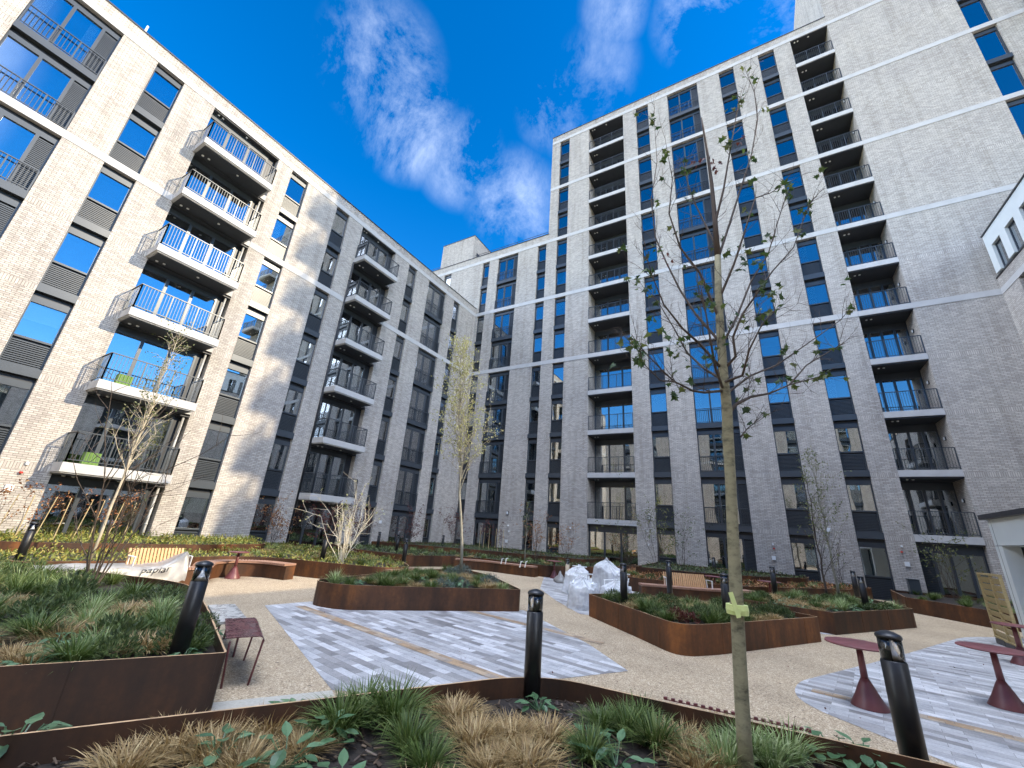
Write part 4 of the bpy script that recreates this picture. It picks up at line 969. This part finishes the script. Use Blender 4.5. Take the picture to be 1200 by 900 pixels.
p=gp(452,667,.45); q=gp(486,665,.45); cbench([(p.x,p.y),((p.x+q.x)/2,(p.y+q.y)/2),(q.x,q.y)],.42,'short dark timber bench with a black end frame behind the middle planter')
# pale arms on the far corner bench
for (x,y) in ((587,657),(592,657),(609,661),(615,661)):
    c_=gp(x,y+4,.45); t=bpy.data.objects['curved_bench.002']; a=MB(); b0=Vector((c_.x-t.location.x,c_.y-t.location.y,.45)); a.beam(b0,b0+Vector((.05,0,.24)),.05,.012,up=(0,1,0)); a.beam(b0+Vector((.05,0,.24)),b0+Vector((.05,.12,.25)),.05,.012); link('armrest',a.mesh('armrest',M['white'],uv=False),t)
# near bench: steel seat on the planter edge and a burgundy tray end
c0=Vector((-7.64,3.90)); c1=Vector((-6.42,3.46)); 
o=link('planter_bench',None,None,(-6.4,3.4,0),None,'wet steel bench seat with pale sky glare in its colour fixed along the edge of the large left planter','bench')
b=MB(); d=(c1-c0).normalized(); q=Vector((-d.y,d.x)); w2=.36
P=[c0,c1,c1+q*w2,c0+q*w2]; b.prism([(p.x+6.4,p.y-3.4) for p in P],.43,.46); link('seat',b.mesh('seat',M['wet']),o)
for t in (.12,.9):
    for s_ in (.05,w2-.05): 
        p=c0.lerp(c1,t)+q*s_; link('leg',MB().tube([(p.x+6.4,p.y-3.4,0),(p.x+6.4,p.y-3.4,.43)],.014,8).mesh('leg',M['burgundy'],uv=False),o)
o=link('side_table',None,None,(-5.8,3.3,0),None,'burgundy bent steel side table with rain drops at the near corner of the left planter','table')
k0=Vector((-6.38,3.52)); k1=Vector((-5.42,3.06)); d=(k1-k0).normalized(); q=Vector((-d.y,d.x)); w2=.40
def T(p,h): return Vector((p.x+5.8,p.y-3.3,h))
b=MB(); n=12; prof=[]
W0=.0
for i in range(n+1):
    t=i/n; prof.append((W0+w2*t,.50-.05*max(0,(t-.86)/.14)**2))
vs=[];
for e in (k0,k1):
    for (s_,h) in prof+[(s_,h-.008) for s_,h in prof[::-1]]: vs.append(T(e+q*s_,h))
m=len(prof)*2; b.add(vs,[(i,(i+1)%m,m+(i+1)%m,m+i) for i in range(m)]+[tuple(range(m))[::-1],tuple(range(m,2*m))])
link('table_top',b.mesh('table_top',M['wetred']),o)
for e,s_ in ((k1-d*.03,w2-.012),(k0+d*.05,w2-.012),(k1-d*.03,.05)):
    f=e+q*s_; g_=e+q*(s_-.05 if s_>.2 else s_+.03)
    link('leg',MB().tube([T(f,.455),T(f,.43),T(g_,0)],.012,8).mesh('leg',M['burgundy'],True,uv=False),o)
# ---------------------------------------------------------------- plastic sheet with print, on the left bench
rnd=random.Random(4); b=MB(); nu,nv=64,16; vs=[]
prof=[(-.52,.53),(-.30,.52),(-.05,.52),(.16,.53),(.24,.50),(.29,.40),(.33,.20),(.36,.05)]
def sheet_pt(u,j):
    t=j/nv*(len(prof)-1); k=min(len(prof)-2,int(t)); f=t-k; x=prof[k][0]*(1-f)+prof[k+1][0]*f; z=prof[k][1]*(1-f)+prof[k+1][1]*f
    nz=noise.noise(Vector((u*7,j*.25,2)))*.06+noise.noise(Vector((u*22,j*.7,5)))*.025
    pk=max(0,1-abs(u-.985)/.12)**1.5*.30*(1-abs(j/nv-.45)*.9)
    if u<.3: z=z*.9+.05*noise.noise(Vector((u*30,j,1)))
    return (x+nz*.8,1.9+3.75*u,max(.012,z+nz*.7+pk))
for i in range(nu+1):
    for j in range(nv+1): vs.append(sheet_pt(i/nu,j))
b.add(vs,[(i*(nv+1)+j,(i+1)*(nv+1)+j,(i+1)*(nv+1)+j+1,i*(nv+1)+j+1) for i in range(nu) for j in range(nv)])
sh=link('plastic_sheet',b.mesh('plastic_sheet',M['sheet'],True),None,(-12.80,0,0),None,'creased grey plastic sheet with black lettering draped over the left bench seat','plastic sheet')
def text_mesh(body,size,ext=.002):
    cu=bpy.data.curves.new('printed_text','FONT'); cu.body=body; cu.size=size; cu.extrude=ext; cu.shear=.25; to=bpy.data.objects.new('printed_text',cu); COL.objects.link(to)
    dg=bpy.context.evaluated_depsgraph_get(); me=bpy.data.meshes.new_from_object(to.evaluated_get(dg)); bpy.data.objects.remove(to); me.materials.clear(); me.materials.append(M['black']); return me
me=text_mesh('papiar',.24,0)
for v in me.vertices:
    tx,ty=v.co.x,v.co.y; jj=(5.15-ty/.24*1.35)/(len(prof)-1)*nv; q=sheet_pt((4.70+tx-1.9)/3.75,jj); v.co=(q[0]+.022,q[1],q[2]+.012)
link('printed_text',me,sh)
# ---------------------------------------------------------------- wrapped chairs
def chair(x,y,rz,label):
    o=link('garden_chair',None,None,(x,y,0),rz,label,'chair','white slatted chairs under plastic')
    def seat():
        b=MB()
        for i in range(7): b.box(-.25,.25,-.24+i*.07,-.19+i*.07,.42,.44)
        b.box(-.26,-.23,-.25,.25,.395,.42).box(.23,.26,-.25,.25,.395,.42); return b.mesh('seat',M['white'],uv=False)
    def back():
        b=MB()
        for i in range(7): b.beam((-.22+i*.073,.24,.45),(-.22+i*.073,.33,.86-.012*abs(i-3)**2),.045,.014,up=(0,1,0))
        b.beam((-.26,.33,.86),(.26,.33,.86),.04,.03); return b.mesh('backrest',M['white'],uv=False)
    link('seat',cached('cs',seat),o); link('backrest',cached('cb',back),o)
    for sx in (-1,1):
        for sy in (-1,1): link('leg',cached(('cg',sx,sy),lambda:MB().tube([(sx*.245,sy*.235,.40),(sx*.26,sy*.26,0)],.014,8).mesh('leg',M['white'],True,uv=False)),o,(0,0,0))
        link('armrest',cached(('ca',sx),lambda:MB().beam((sx*.27,-.24,.64),(sx*.27,.28,.66),.05,.02).tube([(sx*.27,-.22,.63),(sx*.26,-.23,.42)],.012,6).mesh('armrest',M['white'],uv=False)),o)
    return o
def wrap(x,y,rz,H,label,seed,peak=(0,.25),w_=.42,d_=.45):
    rnd=random.Random(seed); b=MB(); nr,na=30,96; vs=[]
    for i in range(nr+1):
        t=i/nr
        for k in range(na):
            a=2*PI*k/na; sq=1/max(abs(math.cos(a)),abs(math.sin(a)))**.55
            if t<.45: r=t/.45; top=H*(1-.42*(max(0,(math.hypot(r*w_*sq*math.cos(a)-peak[0],r*d_*sq*math.sin(a)-peak[1]))/.75))**.8); z=top; rr=r*.92
            else:
                f=(t-.45)/.55; r0=.92; rr=r0+.16*f; tx,ty=r0*w_*sq*math.cos(a),r0*d_*sq*math.sin(a); top=H*(1-.42*(math.hypot(tx-peak[0],ty-peak[1])/.75)**.8); z=top*(1-f)+.01
            nz=noise.noise(Vector((math.cos(a)*2.4,math.sin(a)*2.4,t*2.5+seed)))*.09+noise.noise(Vector((math.cos(a)*5,math.sin(a)*5,t*1.3+seed)))*.06+abs(noise.noise(Vector((math.cos(a)*9,math.sin(a)*9,t*6+seed))))*.03
            q=1+nz*2*t; vs.append((rr*w_*sq*math.cos(a)*q,rr*d_*sq*math.sin(a)*q,max(.01,z+nz*.9)))
    b.add(vs,[(i*na+k,i*na+(k+1)%na,(i+1)*na+(k+1)%na,(i+1)*na+k) for i in range(nr) for k in range(na)]+[tuple(range(na))])
    link('plastic_wrap',b.mesh('plastic_wrap',M['plastic'],True),None,(x,y,0),rz,label,'plastic wrap')
rz=math.radians(-20)
for (px_,py_,h,lab,wl,sd,pk,ro) in [(683,717,.80,'white slatted chair under plastic, nearest the end of the rounded planter','crumpled clear plastic over the chair nearest the rounded planter',1,(0,.1),.3),
  (676,700,.95,'white slatted chair under plastic, leftmost in the group beside the pale post','crumpled clear plastic over the leftmost chair beside the pale post',2,(0,.2),.1),
  (714,700,1.22,'white slatted chair under plastic, rearmost of the group left of the bollard','tall peaked clear plastic over the rearmost chair of the group',3,(-.22,.1),-.3),
  (722,712,.62,'white slatted chair under plastic, lying low beside the bollard','low pile of clear plastic over the chair next to the bollard',5,(0,0),-.6)]:
    p=gp(px_,py_-4,0); chair(p.x,p.y,ro,lab); wrap(p.x,p.y,ro,h,wl,sd,pk,.40 if sd!=3 else .52,.42)
p=gp(656,683); b=MB(); b.lathe([(.22,.01),(.26,.08),(.20,.18),(.10,.30),(.04,.42),(.01,.46)],14)
b.v=[(x+noise.noise(Vector((x*9,y*9,z*9)))*.09,y+noise.noise(Vector((x*9,y*9,z*9+5)))*.09,z) for x,y,z in b.v]
link('rubble_bag',b.mesh('rubble_bag',M['sheet'],True),None,(p.x,p.y,0),None,'small pointed beige sack on the paving left of the wrapped chairs','sack')
# ---------------------------------------------------------------- timber fence panel
A_=Vector((5.02,17.25,0)); B_=Vector((4.84,15.35,0)); d=(B_-A_).normalized(); n_=Vector((-d.y,d.x,0)); Ln=(B_-A_).length
o=link('fence_panel',None,None,A_,None,'freestanding raw pine louvred fence panel beside the white pavilion','fence panel')
z0,z1=.14,1.66; b=MB()
b.beam(d*.03+Vector((0,0,z0)),d*.03+Vector((0,0,z1)),.06,.05,up=tuple(d)); b.beam(d*(Ln-.03)+Vector((0,0,z0)),d*(Ln-.03)+Vector((0,0,z1)),.06,.05,up=tuple(d)); b.beam(d*Ln*.56+Vector((0,0,z0)),d*Ln*.56+Vector((0,0,z1)),.05,.055,up=tuple(d))
b.beam(Vector((0,0,z1)),d*Ln+Vector((0,0,z1)),.06,.05); b.beam(Vector((0,0,z0)),d*Ln+Vector((0,0,z0)),.06,.05); link('frame',b.mesh('frame',M['pallet']),o)
b=MB(); nb=9
for i in range(nb):
    z=z0+.10+(z1-z0-.16)*i/(nb-1)*.94
    for a,c_ in ((.07,Ln*.56-.03),(Ln*.56+.03,Ln-.07)):
        p=d*a+n_*(.022)+Vector((0,0,z-.07)); q=d*c_+n_*.022+Vector((0,0,z-.07)); p2=d*a-n_*.022+Vector((0,0,z+.07)); q2=d*c_-n_*.022+Vector((0,0,z+.07)); o3=n_*.012
        b.add([p,q,q2,p2,p+o3,q+o3,q2+o3,p2+o3],[(0,1,2,3),(7,6,5,4),(0,4,5,1),(2,6,7,3),(1,5,6,2),(0,3,7,4)])
link('slats',b.mesh('slats',M['pallet']),o)
for t in (.28,.68): link('foot',MB().box(-.06,.06,-.25,.25,0,.13).mesh('foot',M['black'],uv=False),o,tuple(d*Ln*t))
# meter box on the low kerb by the tower base
link('utility_box',MB().box(5.55,5.95,27.3,27.6,.42,1.05).box(5.53,5.97,27.28,27.62,1.051,1.08).mesh('utility_box',M['metal'],uv=False),None,(0,0,0),None,'small grey green utility cabinet at the tower base beside the louvred window','utility box')
# rusted comb edge lying on the nearest planter rim
b=MB(); b.beam(gp(778,819,.503),gp(950,857.5,.503),.014,.006)
for i in range(20):
    t=i/19; p=gp(780+168*t,819+38*t,.505); b.box(p.x-.016,p.x+.016,p.y-.012,p.y+.012,.5,.522)
link('steel_comb_strip',b.mesh('steel_comb_strip',M['burgundy'],uv=False),None,(0,0,0),None,'small toothed rusty steel strip along the rim of the nearest planter','metal strip')
# ---------------------------------------------------------------- camera, sky and sun
cam=bpy.data.cameras.new('camera'); co=bpy.data.objects.new('camera',cam); COL.objects.link(co); SC.camera=co
cam.sensor_width=36; cam.lens=F_PX/1200*36; cam.clip_end=2000; cam.clip_start=.05
co.matrix_world=Matrix(((R_.x,U_.x,-F_.x,0),(R_.y,U_.y,-F_.y,0),(R_.z,U_.z,-F_.z,EYE),(0,0,0,1)))
SV=Vector((.8265,.3161,.4658)).normalized()
sl=bpy.data.lights.new('sun','SUN'); sl.energy=SUN_E; sl.angle=math.radians(.5); sl.color=(1,.85,.62)
so=bpy.data.objects.new('sun',sl); COL.objects.link(so); so.rotation_euler=(-SV).to_track_quat('-Z','Y').to_euler(); so.location=(40,20,60)
w=bpy.data.worlds.new('World'); SC.world=w; w.use_nodes=True; nt=w.node_tree; bg=nt.nodes['Background']
sky=N(nt,'ShaderNodeTexSky'); sky.sky_type='NISHITA'; sky.sun_disc=False; sky.sun_elevation=math.asin(SV.z); sky.sun_rotation=math.atan2(SV.x,SV.y)
sky.air_density=SKY_AIR; sky.dust_density=SKY_DUST; sky.ozone_density=SKY_OZ; sky.altitude=50
tc=N(nt,'ShaderNodeTexCoord'); src=tc.outputs['Generated']
def cloudn(scale,sc,detail,rough,rot=(0,0,0),dist=.0):
    mp=N(nt,'ShaderNodeMapping'); nt.links.new(src,mp.inputs[0]); mp.inputs['Scale'].default_value=sc; mp.inputs['Rotation'].default_value=rot
    n=N(nt,'ShaderNodeTexNoise'); n.inputs['Scale'].default_value=scale; n.inputs['Detail'].default_value=detail; n.inputs['Roughness'].default_value=rough; n.inputs['Distortion'].default_value=dist
    nt.links.new(mp.outputs[0],n.inputs[0]); return n.outputs['Fac']
n1=cloudn(5.5,(1,1,.7),14,.70,(.3,.2,.5),.25); 
patch=None
for (px,py,wd,am) in CLOUDS:
    d=ray(px,py).normalized(); vm=N(nt,'ShaderNodeVectorMath',operation='DOT_PRODUCT'); nt.links.new(src,vm.inputs[0]); vm.inputs[1].default_value=d
    mr=N(nt,'ShaderNodeMapRange'); mr.interpolation_type='SMOOTHSTEP'; nt.links.new(vm.outputs['Value'],mr.inputs[0]); mr.inputs[1].default_value=math.cos(wd); mr.inputs[2].default_value=1; mr.inputs[3].default_value=0; mr.inputs[4].default_value=am
    patch=mr.outputs[0] if patch is None else math_(nt,'MAXIMUM',patch,mr.outputs[0])
den=math_(nt,'MULTIPLY',ramp(nt,n1,[(.46,(0,0,0)),(.78,(1,1,1))]),patch)
skyc=sky.outputs[0]
# slightly richer blue, as a phone camera records it
hs=N(nt,'ShaderNodeHueSaturation'); hs.inputs['Saturation'].default_value=SKY_SAT; hs.inputs['Value'].default_value=SKY_V; hs.inputs['Hue'].default_value=.507; nt.links.new(skyc,hs.inputs['Color'])
col=mixc(nt,den,hs.outputs[0],CLOUDC)
# added fill light shaped as unseen broken cloud, overhead and behind the viewpoint
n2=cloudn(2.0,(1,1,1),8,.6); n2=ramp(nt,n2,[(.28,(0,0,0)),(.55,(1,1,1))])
for dv,ro,ri,k in FILL_BANKS:
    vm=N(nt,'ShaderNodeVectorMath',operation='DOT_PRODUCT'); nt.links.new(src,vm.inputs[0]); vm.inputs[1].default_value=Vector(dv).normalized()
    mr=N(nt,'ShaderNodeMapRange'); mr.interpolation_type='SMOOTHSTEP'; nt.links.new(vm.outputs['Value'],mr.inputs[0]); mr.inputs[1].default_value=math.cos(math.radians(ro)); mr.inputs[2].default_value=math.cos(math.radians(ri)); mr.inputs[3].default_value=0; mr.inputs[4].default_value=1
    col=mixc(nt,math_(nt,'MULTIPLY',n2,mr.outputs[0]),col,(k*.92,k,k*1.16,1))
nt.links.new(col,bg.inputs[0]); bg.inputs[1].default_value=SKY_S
SC.view_settings.view_transform='Standard'; SC.view_settings.look='None'; SC.view_settings.exposure=EXPO; SC.view_settings.gamma=1
SC.view_settings.use_curve_mapping=False
SC.render.engine='CYCLES'
SC.cycles.max_bounces=6; SC.cycles.transparent_max_bounces=12; SC.cycles.caustics_reflective=False; SC.cycles.caustics_refractive=False
SC.render.resolution_x=1024; SC.render.resolution_y=768
